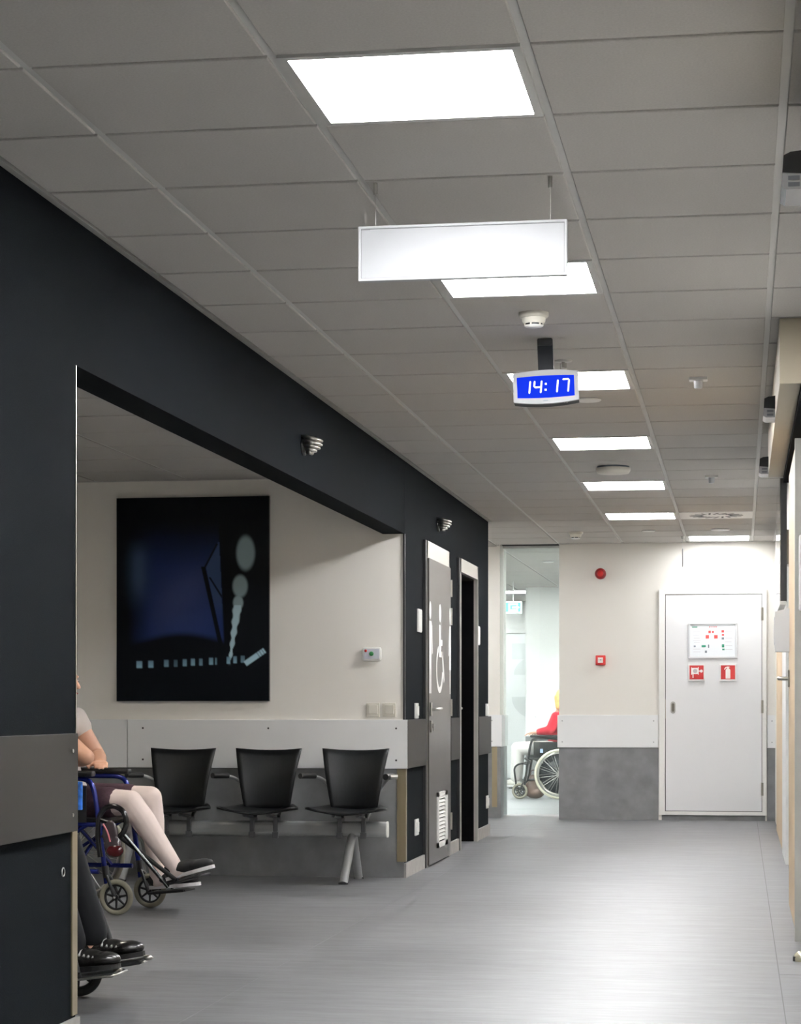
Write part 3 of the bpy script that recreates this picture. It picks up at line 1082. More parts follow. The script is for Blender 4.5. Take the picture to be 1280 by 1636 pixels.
for m, nm, L in ((RM, 'red_print', [(600, 511, 24, 26), (634, 511, 22, 22), (577, 562, 34, 36), (664, 562, 36, 36), (734, 506, 26, 24), (736, 543, 22, 18), (602, 460, 14, 10), (624, 460, 10, 9), (645, 460, 12, 9), (666, 460, 14, 9)]),
                 (GN, 'green_print', [(448, 460, 54, 10), (540, 660, 42, 22), (737, 657, 24, 34), (740, 694, 24, 16)]),
                 (DK, 'grey_print', [(448, 661, 20, 18), (590, 660, 12, 34), (563, 718, 20, 24), (735, 580, 24, 22)]),
                 (GM, 'text_line', [(470, 512, 70, 3), (465, 546, 60, 3), (470, 574, 62, 3), (470, 602, 76, 3), (470, 620, 60, 3), (470, 690, 74, 3), (470, 718, 70, 3), (795, 505, 70, 3), (795, 541, 66, 3), (795, 578, 70, 3), (790, 616, 66, 3), (795, 656, 70, 3), (795, 694, 74, 3), (620, 560, 20, 3)])):
    for a in L:
        MB().box(*mark(*a)).obj(nm, m, pl)


def fire_sign(x, label):
    o = empty('fire_sign', (x, YF - 0.025, 1.378))
    tag(o, label, 'sign', 'red fire equipment signs on the far door')
    MB().box(-0.078, 0.078, -0.016, 0, -0.08, 0.08, 0.003).obj('board', WHITE, o)
    MB().box(-0.065, 0.065, -0.0175, -0.015, -0.064, 0.066).obj('red_field', RED, o)
    return o


PICT = mat('sign_white', (240, 236, 230), 0.5)


def flat(o, poly, m=PICT, nm='pictogram'):
    MB().prism(poly, -0.0174, -0.0185, lambda a, b, t: (a, t, b)).obj(nm, m, o)


s1 = fire_sign(-0.402, 'red fire hose reel sign on the white door')
flat(s1, [(-0.05, 0.045), (-0.043, 0.05), (-0.043, 0.043), (0.012, 0.043), (0.012, 0.05), (0.02, 0.05), (0.02, -0.02), (0.012, -0.02), (0.012, -0.014), (-0.028, -0.014), (-0.028, -0.05), (-0.037, -0.05), (-0.037, -0.014), (-0.043, -0.02), (-0.05, -0.02)])
flat(s1, circ(0.044, 0.013, 0.014))
flat(s1, [(0.02, 0.018), (0.034, 0.018), (0.034, 0.008), (0.02, 0.008)])
MB().prism(circ(-0.013, 0.014, 0.02), -0.0184, -0.019, lambda a, b, t: (a, t, b)).obj('reel', mat('sign_grey', (190, 180, 178), 0.5), s1)
s2 = fire_sign(-0.113, 'red fire extinguisher sign on the white door')
flat(s2, [(-0.022, -0.058), (0.022, -0.058), (0.022, 0.022), (0.014, 0.036), (-0.014, 0.036), (-0.022, 0.022)])
flat(s2, [(-0.008, 0.036), (0.008, 0.036), (0.008, 0.046), (0.018, 0.047), (0.018, 0.052), (0.006, 0.055), (-0.006, 0.055), (-0.022, 0.05), (-0.034, 0.035), (-0.034, 0.026), (-0.027, 0.026), (-0.024, 0.034), (-0.012, 0.044), (-0.008, 0.044)])

o = empty('alarm_sounder', (-1.294, YF, 2.306))
tag(o, 'round dark red alarm sounder on the far wall', 'alarm')
MB().lathe([(0.048, 0), (0.052, 0.01), (0.052, 0.05), (0.046, 0.062), (0.03, 0.066)], axis=(0, -1, 0), n=28).obj('body', REDD, o)
MB().lathe([(0.03, 0.066), (0.026, 0.074), (0.001, 0.076)], axis=(0, -1, 0), n=20).obj('cap', RED, o)
o = empty('fire_call_point', (-1.294, YF, 1.495))
tag(o, 'square red fire call point below the alarm sounder', 'alarm')
MB().box(-0.046, 0.046, -0.05, 0, -0.046, 0.046, 0.006).obj('case', RED, o)
fp = MB().box(-0.024, 0.024, -0.053, -0.049, -0.024, 0.026, 0.001).obj('press_plate', PLAST, o)
MB().box(-0.004, 0.004, -0.0535, -0.052, -0.002, 0.008).box(-0.018, -0.008, -0.0535, -0.052, 0.001, 0.005).box(0.008, 0.018, -0.0535, -0.052, 0.001, 0.005).obj('arrows', BLACK, fp)

# ------------------------------------------------------------------ ceiling fittings
sg = empty('hanging_sign', (-0.7955, 6.12, 2.384))
tag(sg, 'blank white rectangular sign hung on two thin wires', 'sign')
MB().box(-0.299, 0.299, -0.010, 0.010, -0.074, 0.074).obj('panel', mat('sign_board', (158, 160, 162), 0.45), sg)
q = MB()
q.box(-0.3045, 0.3045, -0.014, 0.014, 0.072, 0.080, 0.002).box(-0.3045, 0.3045, -0.014, 0.014, -0.080, -0.072, 0.002)
q.box(-0.3045, -0.297, -0.014, 0.014, -0.074, 0.074, 0.002).box(0.297, 0.3045, -0.014, 0.014, -0.074, 0.074, 0.002)
q.obj('frame', mat('sign_frame', (176, 178, 180), 0.45), sg)
q = MB()
q.box(-0.297, 0.297, -0.0105, -0.0098, 0.0705, 0.0718).box(-0.297, 0.297, -0.0105, -0.0098, -0.0718, -0.0708).box(-0.2968, -0.2955, -0.0105, -0.0098, -0.071, 0.071).box(0.2955, 0.2968, -0.0105, -0.0098, -0.071, 0.071)
q.box(-0.297, -0.27, -0.011, -0.0098, 0.069, 0.0715)
q.obj('gap_line', mat('line_grey', (110, 112, 114), 0.6), sg)
for x in (-0.2555, 0.2555):
    MB().cyl((x, 0, 0.08), (x, 0, CEIL - 2.384), 0.0008, n=6).obj('wire', STEEL, sg)
    MB().cyl((x, 0, CEIL - 2.384 - 0.034), (x, 0, CEIL - 2.384), 0.006, n=14).obj('wire_grip', STEEL, sg)

# digital clock
ck = empty('digital_clock', (-0.795, 8.8, 2.384))
ck.rotation_euler = (0, math.radians(-2.2), math.radians(3))
tag(ck, 'blue digital clock reading 14:17 on a black ceiling post', 'clock')
NAVY = mat('dark_navy_post', (18, 21, 28), 0.5, spec=0.2)
MB().box(-0.030, 0.034, 0.015, 0.06, 0.05, CEIL - 2.384 - 0.002, 0.003).obj('post', NAVY, ck)
MB().box(-0.028, 0.031, 0.01, 0.065, CEIL - 2.384 - 0.03, CEIL - 2.384, 0.002).obj('post_cap', BLACK, ck)


def bowed(hw, hh, bow, n=16, side=0.006):
    top = [(-hw + 2 * hw * i / n, hh + bow * (1 - (2 * i / n - 1) ** 2)) for i in range(n + 1)]
    bot = [(hw - 2 * hw * i / n, -hh - bow * (1 - (2 * i / n - 1) ** 2)) for i in range(n + 1)]
    return top + bot


to = lambda a, b, t: (a, t, b)
MB().prism(bowed(0.134, 0.058, 0.011), -0.012, 0.075, to).obj('back_case', NAVY, ck)
MB().prism(bowed(0.1345, 0.0585, 0.011), -0.034, -0.010, to).obj('bezel', mat('bezel_silver', (150, 151, 154), 0.4), ck)
dsp = MB().prism(bowed(0.118, 0.042, 0.004), -0.0352, -0.0335, to).obj('display', mat('blue_display', (2, 4, 30), 0.6, emit=((8, 56, 255), 0.85), spec=0.03), ck)
DG = mat('display_digits', (120, 130, 140), 0.3, emit=((225, 240, 255), 0.8))


def seg(q, x0, z0, x1, z1, t=0.0036, sh=0.12):
    d = Vector((x1 - x0, z1 - z0)).normalized()
    n = Vector((-d.y, d.x)) * t
    P = [(x0, z0), (x0 + d.x * t + n.x, z0 + d.y * t + n.y), (x1 - d.x * t + n.x, z1 - d.y * t + n.y), (x1, z1), (x1 - d.x * t - n.x, z1 - d.y * t - n.y), (x0 + d.x * t - n.x, z0 + d.y * t - n.y)]
    q.prism([(a + sh * b, b) for a, b in P], -0.0352, -0.0360, to)


H = 0.0265
q = MB()
seg(q, -0.0655, -H, -0.0655, H)
q.obj('digit', DG, dsp)
q = MB()
seg(q, -0.0475, H, -0.0475, -0.001)
seg(q, -0.0475, -0.001, -0.0185, -0.001)
seg(q, -0.0185, -H, -0.0185, H)
q.obj('digit', DG, dsp)
q = MB()
q.box(-0.003, 0.005, -0.036, -0.0352, 0.007, 0.015).box(-0.0045, 0.0035, -0.036, -0.0352, -0.017, -0.009)
q.obj('colon', DG, dsp)
q = MB()
seg(q, 0.0485, -H, 0.0485, H)
q.obj('digit', DG, dsp)
q = MB()
seg(q, 0.066, H, 0.0945, H)
seg(q, 0.0945, -H, 0.0945, H)
q.obj('digit', DG, dsp)
MB().box(-0.012, 0.008, -0.0346, -0.0338, -0.059, -0.056).obj('maker_mark', DK, ck)
for x in (0.075, 0.085):
    MB().ball((x, -0.005, -0.0655), 0.002, n=8, m=6).obj('button', STEEL, ck)

# smoke detectors
def detector(x, y, label, s=1.0):
    o = empty('smoke_detector', (x, y, CEIL))
    tag(o, label, 'smoke detector')
    MB().lathe([(0.058 * s, 0), (0.058 * s, 0.012 * s), (0.052 * s, 0.02 * s), (0.046 * s, 0.021 * s)], axis=(0, 0, -1), n=32).obj('base', PLASTC, o)
    MB().lathe([(0.047 * s, 0.02 * s), (0.045 * s, 0.034 * s), (0.038 * s, 0.042 * s)], axis=(0, 0, -1), n=32).obj('body', PLASTC, o)
    MB().lathe([(0.034 * s, 0.041 * s), (0.034 * s, 0.05 * s)], axis=(0, 0, -1), n=32).obj('dark_slot', BLACK, o)
    MB().lathe([(0.038 * s, 0.049 * s), (0.034 * s, 0.054 * s), (0.012 * s, 0.058 * s), (0.001, 0.0585 * s)], axis=(0, 0, -1), n=32).obj('cap', PLAST, o)
    for i in range(6):
        a = 2 * PI * i / 6 + 0.3
        MB().box(0.032 * s, 0.038 * s, -0.003, 0.003, -0.0505 * s, -0.041 * s, M=Matrix.Rotation(a, 4, 'Z')).obj('rib', PLASTC, o)
    return o


detector(-0.792, 8.24, 'white round smoke detector just before the digital clock')
detector(-1.426, 18.67, 'small smoke detector on the ceiling near the far wall', 1.1)


def sprinkler(x, y, label):
    o = empty('sprinkler', (x, y, CEIL))
    tag(o, label, 'sprinkler')
    MB().lathe([(0.04, 0), (0.038, 0.004), (0.018, 0.006)], axis=(0, 0, -1)).obj('escutcheon', STEEL, o)
    MB().cyl((0, 0, -0.004), (0, 0, -0.03), 0.007).box(-0.014, -0.010, -0.003, 0.003, -0.036, -0.012).box(0.010, 0.014, -0.003, 0.003, -0.036, -0.012).obj('frame_arms', STEEL, o)
    MB().lathe([(0.016, 0.036), (0.016, 0.038), (0.002, 0.039)], axis=(0, 0, -1)).obj('deflector', STEEL, o)
    return o


sprinkler(-0.773, 9.40, 'chrome sprinkler head beside the black clock post')


def detector_tee(x, y, label):
    o = empty('presence_sensor', (x, y, CEIL))
    tag(o, label, 'sensor', 'small white ceiling sensors in the right tile column')
    MB().box(-0.042, 0.042, -0.035, 0.035, -0.014, 0, 0.003).obj('plate', PLAST, o)
    MB().lathe([(0.022, 0.012), (0.02, 0.045), (0.016, 0.05)], axis=(0, 0, -1), n=20).obj('lens', mat('lens_grey', (188, 190, 192), 0.3), o)
    return o


detector_tee(-0.193, 9.99, 'white T-shaped ceiling sensor right of the digital clock')
detector_tee(-0.189, 14.25, 'white T-shaped ceiling sensor farther along the right tiles')


def disc(x, y, r, h, label, m=PLAST, n='ceiling_disc'):
    o = empty(n, (x, y, CEIL))
    tag(o, label, 'ceiling disc')
    MB().lathe([(r * 0.93, 0), (r * 0.93, h * 0.25)], axis=(0, 0, -1), n=36).obj('base', DK, o)
    MB().lathe([(r, h * 0.25), (r, h * 0.6), (r * 0.9, h), (r * 0.001, h * 1.02)], axis=(0, 0, -1), n=36).obj('cover', m, o)
    return o


disc(-0.80, 13.6, 0.11, 0.045, 'flat white oval ceiling disc between the fourth and fifth light panels', PLASTC)
disc(-0.747, 10.6, 0.065, 0.01, 'thin flush white disc on the ceiling right behind the clock')
disc(-0.17, 18.55, 0.085, 0.012, 'thin flush white disc on the ceiling past the air grille')
disc(-0.79, 18.6, 0.06, 0.01, 'thin flush white disc between the grille and smoke detector')
disc(-2.0, 22.4, 0.06, 0.012, 'thin flush disc on the ceiling of the far room')

o = empty('pull_cord', (-0.512, 19.3, CEIL))
tag(o, 'white pull cord hanging from the ceiling before the far wall', 'cord')
MB().lathe([(0.016, 0), (0.015, 0.02), (0.004, 0.026)], axis=(0, 0, -1), n=14).obj('rose', PLAST, o)
MB().cyl((0, 0, -0.02), (0, 0, -0.13), 0.0018, n=6).obj('cord', PLAST, o)
MB().lathe([(0.003, 0.11), (0.0062, 0.12), (0.0062, 0.27), (0.003, 0.275)], axis=(0, 0, -1), n=10).obj('grip', mat('grip_grey', (168, 168, 170), 0.5), o)

# ------------------------------------------------------------------ right wall: doors and fittings
d4 = empty('door_4', (XR, 15.7, 0))
struct(d4, 'pale maple door nearest the far wall on the right', 'door')
MB().box(-0.016, -0.001, 0, 2.7, 0.01, 2.2, 0.002).obj('leaf', WOOD, d4)
q = MB()
q.box(-0.02, -0.001, -1.2, -0.02, 0, 2.25, 0.002)
q.obj('frame', WHITE, d4)
d5 = empty('door_5', (XR, 9.95, 0))
struct(d5, 'pale maple sliding door under the black track on the right', 'door')
lf5 = MB().box(-0.065, -0.012, 0.0, 1.55, 0.012, 2.29, 0.003).obj('leaf', WOOD, d5)
lever(lf5, 0, 0, -1, 0).matrix_local = Matrix.Translation((-0.065, 1.38, 1.21)) @ Matrix.Rotation(PI, 4, 'Z')
d6 = empty('door_6', (0.241, 9.70, 0))
struct(d6, 'grey door leaf standing open at the right edge', 'door')
MB().box(0, 0.078, -0.02, 0.02, 0.012, 2.264, 0.002).obj('leaf', GREY, d6)
d6b = MB().box(0.017, 0.075, -0.05, -0.02, 1.49, 1.83, 0.01).obj('wall_box', WHITE, d6)

o = empty('soap_dispenser', (0.255, 11.42, 1.465))
tag(o, 'white wall dispenser mounted on the maple sliding door', 'dispenser')
q = MB()
prof = [(0.0, 0.115), (-0.074, 0.098), (-0.082, 0.0), (-0.080, -0.05), (-0.072, -0.112), (0.0, -0.114)]
q.prism(prof, -0.06, 0.06, lambda a, b, t: (a, t, b))
q.obj('case', mat('dispenser_white', (222, 226, 230), 0.35), o)
MB().box(-0.079, -0.072, -0.04, 0.04, -0.075, 0.07, 0.002).obj('front_window', mat('dispenser_grey', (200, 206, 212), 0.3), o)

o = empty('wall_screen', (0.2205, 11.97, 1.983))
tag(o, 'narrow black wall screen seen edge-on above the dispenser', 'screen')
MB().box(0.0, 0.034, 0, 1.25, -0.335, 0.345, 0.002).obj('case', BLACK, o)
MB().box(-0.004, 0.0, 0.0, 1.25, -0.335, 0.345).obj('glass', mat('screen_glass', (150, 152, 152), 0.06, metal=0.9), o)
MB().box(-0.005, 0.03, 0.0, 1.25, -0.357, -0.335, 0.003).obj('lower_trim', PLAST, o)
MB().box(0.03, 0.098, 0.5, 0.7, -0.1, 0.1).obj('bracket', STEEL, o)


def sensor(y, z, label):
    o = empty('door_sensor', (0.152, y, z))
    tag(o, label, 'sensor', 'black and silver door sensors on the right bulkheads')
    q = MB()
    q.prism([(0, 0.045), (-0.03, 0.042), (-0.047, 0.034), (-0.05, -0.008), (0, -0.012)], -0.09, 0.09, lambda a, b, t: (a, t, b))
    q.obj('cover', mat('sensor_navy', (10, 11, 14), 0.4, spec=0.3), o)
    q = MB()
    q.prism([(0, -0.012), (-0.05, -0.008), (-0.053, -0.042), (-0.04, -0.05), (0, -0.05)], -0.088, 0.088, lambda a, b, t: (a, t, b))
    q.obj('lens_housing', mat('sensor_silver', (150, 152, 156), 0.22, metal=0.6), o)
    q = MB().box(-0.036, -0.008, -0.0905, -0.087, -0.027, -0.017).box(-0.036, -0.008, -0.0905, -0.087, -0.043, -0.033)
    q.obj('lens_window', mat('lens_dark', (70, 72, 78), 0.15), o)
    return o


sensor(5.40, 2.385, 'black door sensor nearest the camera at the right picture edge')
sensor(9.60, 2.387, 'black door sensor at the near end of the cream bulkhead')
sensor(11.84, 2.379, 'black door sensor at the far end of the cream bulkhead')

o = empty('door_stop', (0.255, 9.05, 0))
tag(o, 'low domed cream and black door stop on the floor at right', 'door stop')
MB().lathe([(0.035, 0), (0.036, 0.012), (0.030, 0.03), (0.018, 0.04), (0.001, 0.042)], n=24).obj('dome', mat('stop_cream', (206, 200, 176), 0.2, metal=0.4), o)
MB().box(-0.038, -0.022, -0.02, 0.02, 0.0, 0.02, 0.003).obj('rubber', BLACK, o)
MB().box(0.0, 0.05, 0.02, 0.06, 0.03, 0.06, 0.004).obj('hook', BLACK, o)

# ------------------------------------------------------------------ far room
ex = empty('exit_sign', (-2.81, 26.0, 2.275))
tag(ex, 'green and white lit exit sign hanging beyond the passage', 'exit sign')
MB().box(-0.165, 0.165, -0.02, 0.02, -0.075, 0.075, 0.004).obj('case', mat('exit_white', (240, 250, 246), 0.4, emit=((235, 255, 248), 0.7)), ex)
EG = mat('exit_green', (60, 190, 150), 0.4, emit=((90, 205, 165), 0.75))
EW = mat('exit_pict', (240, 250, 246), 0.4, emit=((235, 255, 248), 0.8))
MB().box(-0.15, 0.15, -0.022, -0.019, -0.055, 0.06).obj('green_field', EG, ex)
q = MB()
q.prism([(0.0, 0.05), (0.12, 0.05), (0.12, 0.028), (0.022, 0.028), (0.022, -0.026), (0.12, -0.026), (0.12, -0.046), (0.0, -0.046)], -0.0222, -0.0235, to)
q.prism([(0.05, 0.012), (0.105, 0.012), (0.105, 0.026), (0.142, 0.0), (0.105, -0.026), (0.105, -0.012), (0.05, -0.012)], -0.0222, -0.0235, to)
q.obj('door_arrow', EW, ex)
MB().cyl((0.06, 0, 0.075), (0.06, 0, CEIL - 2.275), 0.006, n=8).obj('rod', PLAST, ex)

d7 = empty('door_7', (-3.4, 31.0, 0))
struct(d7, 'white glazed door with frosted round shapes in the far distance', 'door')
MB().box(-0.6, 0.75, -0.06, 0, 2.13, 2.2, 0.004).box(-0.62, -0.55, -0.05, 0, 0, 2.16).box(0.7, 0.77, -0.05, 0, 0, 2.16).obj('frame', WHITE, d7)
lf7 = MB().box(-0.55, 0.7, -0.03, 0, 0.01, 2.12).obj('leaf', mat('door_white_far', (236, 238, 238), 0.4), d7)
FR = mat('frosted_grey', (216, 220, 220), 0.5)
MB().prism([(0.46 + 0.33 * math.cos(a), 1.52 + 0.27 * math.sin(a)) for a in [PI * i / 18 for i in range(19)]], -0.0305, -0.033, to).obj('frosted_shape', FR, lf7)
MB().prism([(0.48 + 0.38 * math.cos(a), 1.20 + 0.33 * math.sin(a)) for a in [PI + PI * i / 18 for i in range(19)]], -0.0305, -0.033, to).obj('frosted_shape', FR, lf7)
MB().box(0.1, 0.33, -0.033, -0.0305, 1.75, 1.98).obj('frosted_shape', FR, lf7)

# ------------------------------------------------------------------ wheelchairs
def wheelchair(loc, rz, label, fm, tyre, plates, rim_m, guard_m, caster_tyre):
    W = empty('wheelchair', loc, rz)
    tag(W, label, 'wheelchair', 'wheelchairs')
    R = 0.288
    for s in (-1, 1):
        y = s * 0.275
        wh = MB().ring((0, y, R), (0, 1, 0), R - 0.015, 0.015, 56, 10).obj('rear_wheel', tyre, W)
        MB().ring((0, y, R), (0, 1, 0), R - 0.036, 0.009, 56, 8).obj('rim', STEEL, wh)
        MB().ring((0, y + s * 0.035, R), (0, 1, 0), R - 0.05, 0.008, 48, 8).obj('hand_rim', STEEL, wh)
        MB().cyl((0, y - 0.03, R), (0, y + 0.03, R), 0.022).obj('hub', STEEL, wh)
        q = MB()
        for i in range(28):
            a = 2 * PI * i / 28
            e = a + (0.5 if i % 2 else -0.5)
            hs = 0.025 if i % 4 < 2 else -0.025
            q.cyl((0.02 * math.cos(a), y + hs, R + 0.02 * math.sin(a)), ((R - 0.036) * math.cos(e), y, R + (R - 0.036) * math.sin(e)), 0.0026, n=5, cap=False)
        q.obj('spokes', STEEL, wh)
        # caster
        cy = s * 0.21
        CR = 0.092
        ct = MB().ring((0.46, cy, CR), (0, 1, 0), CR - 0.014, 0.014, 40, 10).obj('caster', caster_tyre, W)
        q = MB().ring((0.46, cy, CR), (0, 1, 0), CR - 0.030, 0.007, 32, 8).cyl((0.46, cy - 0.018, CR), (0.46, cy + 0.018, CR), 0.016)
        for i in range(7):
            a = 2 * PI * i / 7 + 0.2
            d = Vector((math.cos(a), 0, math.sin(a)))
            q.cyl(Vector((0.46, cy, CR)) + d * 0.012, Vector((0.46, cy, CR)) + d * (CR - 0.03), 0.007, 0.005, n=8)
        q.obj('caster_spokes', BLACK, ct)
        q = MB()
        for k in (-0.024, 0.024):
            q.tube([(0.46, cy + k, CR), (0.43, cy + k, 0.17), (0.41, cy + k * 0.5, 0.20)], 0.009, 8, fillet=0.03)
        q.cyl((0.405, cy, 0.19), (0.395, cy, 0.25), 0.018)
        q.obj('fork', BLACK, ct)
        MB().ball((0.46, cy + s * 0.03, CR), 0.007, n=10, m=6).obj('axle_bolt', STEEL, ct)
        # side frame
        q = MB()
        q.tube([(0.0, cy, R), (0.0, cy, 0.22), (0.36, cy, 0.22)], 0.0125, 10, fillet=0.06)
        q.tube([(0.405, cy, 0.16), (0.34, cy, 0.62), (0.31, cy, 0.695), (0.05, cy, 0.695), (-0.06, cy, 0.68)], 0.0135, 12, fillet=0.07, fn=6)
        q.tube([(-0.08, cy, 0.46), (0.37, cy, 0.46)], 0.0125, 10)
        q.tube([(0.0, cy, R), (-0.04, cy, 0.46), (-0.09, cy, 0.90), (-0.11, cy, 0.94), (-0.24, cy, 0.935)], 0.0125, 10, fillet=0.05)
        q.tube([(0.02, cy, R), (0.30, cy, 0.46)], 0.010, 8)
        q.obj('side_frame', fm, W)
        MB().cyl((-0.15, cy, 0.938), (-0.25, cy, 0.935), 0.018).obj('push_grip', BLACK, W)
        MB().box(-0.04, 0.34, cy - 0.026 + s * 0.012, cy + 0.026 + s * 0.012, 0.705, 0.735, 0.012).obj('armrest_pad', BLACK, W)
        MB().box(-0.05, 0.30, cy + s * 0.013, cy + s * 0.019, 0.47, 0.655, 0.002).obj('side_guard', guard_m, W)
        # leg rest
        (x0, z0), (x1, z1), ly = plates[s]
        q = MB()
        q.tube([(0.375, cy, 0.40), (0.46, cy, 0.41), (0.53, cy - s * 0.01, 0.36), ((x0 + x1) / 2 - 0.02, ly + s * 0.09, z0 + 0.02)], 0.011, 10, fillet=0.05)
        q.tube([((x0 + x1) / 2 - 0.02, ly + s * 0.09, z0 + 0.02), ((x0 + x1) / 2 - 0.02, ly + s * 0.07, (z0 + z1) / 2 - 0.012)], 0.010, 8)
        lr = q.obj('leg_rest', BLACK, W)
        ang = math.atan2(z1 - z0, x1 - x0)
        L = math.hypot(z1 - z0, x1 - x0)
        M = Matrix.Translation((x0, ly, z0)) @ Matrix.Rotation(-ang, 4, 'Y')
        MB().box(0.02, L * 0.92, -0.075, 0.075, -0.022, -0.008, 0.005, M=M).obj('foot_plate', BLACK, lr)
        MB().tube([M @ Vector(p) for p in ((0.02, s * 0.078, -0.016), (L * 0.92, s * 0.078, -0.016), (L * 0.95, s * 0.06, -0.016), (L * 0.95, -s * 0.07, -0.016))], 0.004, 8, fillet=0.02).obj('plate_edge', rim_m, lr)
    # cross brace, seat, back
    q = MB().tube([(0.22, -0.20, 0.23), (0.22, 0.20, 0.45)], 0.011, 8).tube([(0.24, 0.20, 0.23), (0.24, -0.20, 0.45)], 0.011, 8)
    q.obj('cross_brace', fm, W)
    MB().box(-0.05, 0.38, -0.20, 0.20, 0.462, 0.492, 0.012).obj('seat', BLACK, W)
    bk = MB()
    n = 8
    vs, fs = [], []
    for j in range(2):
        for i in range(n + 1):
            sx = 2 * i / n - 1
            for (z, xo) in ((0.49, -0.045), (0.90, -0.085)):
                vs.append((xo - 0.03 * (1 - sx * sx) - 0.012 * j, 0.205 * sx, z))
    N = (n + 1) * 2
    for i in range(n):
        a = 2 * i
        fs += [(a, a + 2, a + 3, a + 1), (N + a, N + a + 1, N + a + 3, N + a + 2), (a, N + a, N + a + 2, a + 2), (a + 1, a + 3, N + a + 3, N + a + 1)]
    fs += [(0, 1, N + 1, N), (2 * n, N + 2 * n, N + 2 * n + 1, 2 * n + 1)]
    bk.add(vs, fs).obj('backrest', BLACK, W)
    return W


BLUE = mat('wheelchair_blue', (18, 32, 110), 0.25, metal=0.3)
TYREG = mat('tyre_grey', (138, 134, 118), 0.7)
TYREC = mat('tyre_cream', (222, 216, 196), 0.6)
TYREB = mat('tyre_black', (38, 38, 38), 0.7)
A1 = math.radians(-8)
W1 = wheelchair((-3.565, 10.75, 0), A1, 'blue framed wheelchair with grey caster tyres in the alcove', BLUE, TYREG,
                {-1: ((0.70, 0.170), (0.92, 0.232), -0.13), 1: ((0.50, 0.103), (0.74, 0.128), 0.11)}, BLACK, BLACK, TYREG)
# calf bracket loop and clear bag on the near side of the blue chair
lp = [(0.40, 0.30), (0.385, 0.40), (0.39, 0.50), (0.425, 0.553), (0.48, 0.562), (0.53, 0.535), (0.548, 0.48), (0.53, 0.425), (0.50, 0.40)]
MB().tube([(x, -0.275, z) for x, z in lp], 0.014, 10, fillet=0.03).obj('calf_bracket', BLACKG, W1)
MB().tube([(0.515, -0.27, 0.43), (0.62, -0.24, 0.30), (0.745, -0.21, 0.15)], 0.010, 8).obj('leg_rest_tube', BLACKG, W1)
MB().tube([(0.40, -0.275, 0.49), (0.45, -0.275, 0.475), (0.54, -0.275, 0.49)], 0.009, 8, fillet=0.03).obj('bracket_bar', BLACKG, W1)
CLEAR = mat('smoky_plastic', (66, 58, 62), 0.12)
q = MB()
q.ball((0.46, -0.285, 0.42), (0.045, 0.018, 0.07)).ball((0.475, -0.285, 0.36), (0.05, 0.022, 0.055))
blob(q, 'drain_bag', CLEAR, W1, 0.006, 4)
q = MB()
q.ball((0.485, -0.29, 0.335), (0.05, 0.024, 0.035))
q.obj('red_fluid', mat('dark_red_fluid', (66, 10, 16), 0.2), W1)
MB().tube([(0.43, -0.305, 0.47), (0.455, -0.306, 0.43), (0.47, -0.308, 0.38)], 0.005, 8, fillet=0.03).obj('drain_tube', mat('pink_tube', (170, 96, 104), 0.25), W1)
MB().box(0.20, 0.285, -0.25, -0.235, 0.535, 0.68, 0.006).obj('blue_pouch', mat('bright_blue', (60, 120, 215), 0.3, noise=((30, 30, 24), 0.5, 2)), W1)
A2 = math.radians(0)
W2 = wheelchair((-2.86, 7.32, 0), A2, 'dark wheelchair nearest the camera, mostly behind the dark wall', mat('dark_frame', (40, 42, 46), 0.3, metal=0.5), TYREB,
                {-1: ((0.49, 0.12), (0.73, 0.150), -0.12), 1: ((0.49, 0.12), (0.76, 0.168), 0.12)}, STEEL, BLACK, TYREB)
for p in ((0.70, -0.10, 0.140), (0.765, 0.06, 0.165)):
    MB().ball(p, (0.018, 0.014, 0.011)).obj('plate_cap', STEEL, W2)
W3 = wheelchair((-2.04, 24.55, 0), PI, 'black framed wheelchair with cream tyres beyond the passage', mat('black_frame', (24, 25, 27), 0.3), TYREC,
                {-1: ((0.44, 0.13), (0.60, 0.14), -0.12), 1: ((0.44, 0.13), (0.60, 0.14), 0.12)}, BLACK, BLACKG, TYREG)
MB().lathe([(0.03, 0), (0.225, 0.001), (0.225, 0.003), (0.03, 0.004)], c=(0, 0.245, 0.288), axis=(0, 1, 0), n=40).obj('wheel_dark_disc', mat('navy_disc', (16, 20, 28), 0.5), W3)  # navy disc added to darken the inside of the near wheel
MB().tube([(0.33, 0.25, 0.42), (0.40, 0.25, 0.47)], 0.011, 8).obj('brake_lever', BLACK, W3)
MB().box(0.19, 0.225, 0.2300, 0.2315, 0.53, 0.575).obj('maker_mark', mat('mark_pale', (170, 190, 220), 0.4), W3)

# ------------------------------------------------------------------ people
SKIN = mat('skin', (206, 160, 134), 0.5)
V = Vector


def hand(q, wrist, d, up, curl=0.5, side=1):
    """palm and five bent fingers added to q; d = pointing direction, up = back of the hand"""
    d, up = V(d).normalized(), V(up).normalized()
    r = d.cross(up).normalized() * side
    w0 = V(wrist)
    pc = w0 + d * 0.055
    for k in (-0.028, -0.010, 0.010, 0.028):
        q.cap(w0 + r * k * 0.6, w0 + d * 0.085 + r * k, 0.016, 0.012)
    for k, ln in ((-0.030, 0.060), (-0.010, 0.076), (0.010, 0.080), (0.030, 0.070)):
        a = w0 + d * 0.088 + r * k
        d1 = (d - up * curl * 0.7).normalized()
        b = a + d1 * ln * 0.5
        d2 = (d - up * curl * 1.7).normalized()
        q.cap(a, b, 0.0095, 0.0088)
        q.cap(b, b + d2 * ln * 0.5, 0.0088, 0.0075)
    a = w0 + d * 0.03 + r * 0.03
    b = a + (d * 0.6 + r * 0.7 - up * 0.3).normalized() * 0.042
    q.cap(a, b, 0.014, 0.011)
    q.cap(b, b + (d - up * 0.3).normalized() * 0.032, 0.011, 0.0085)


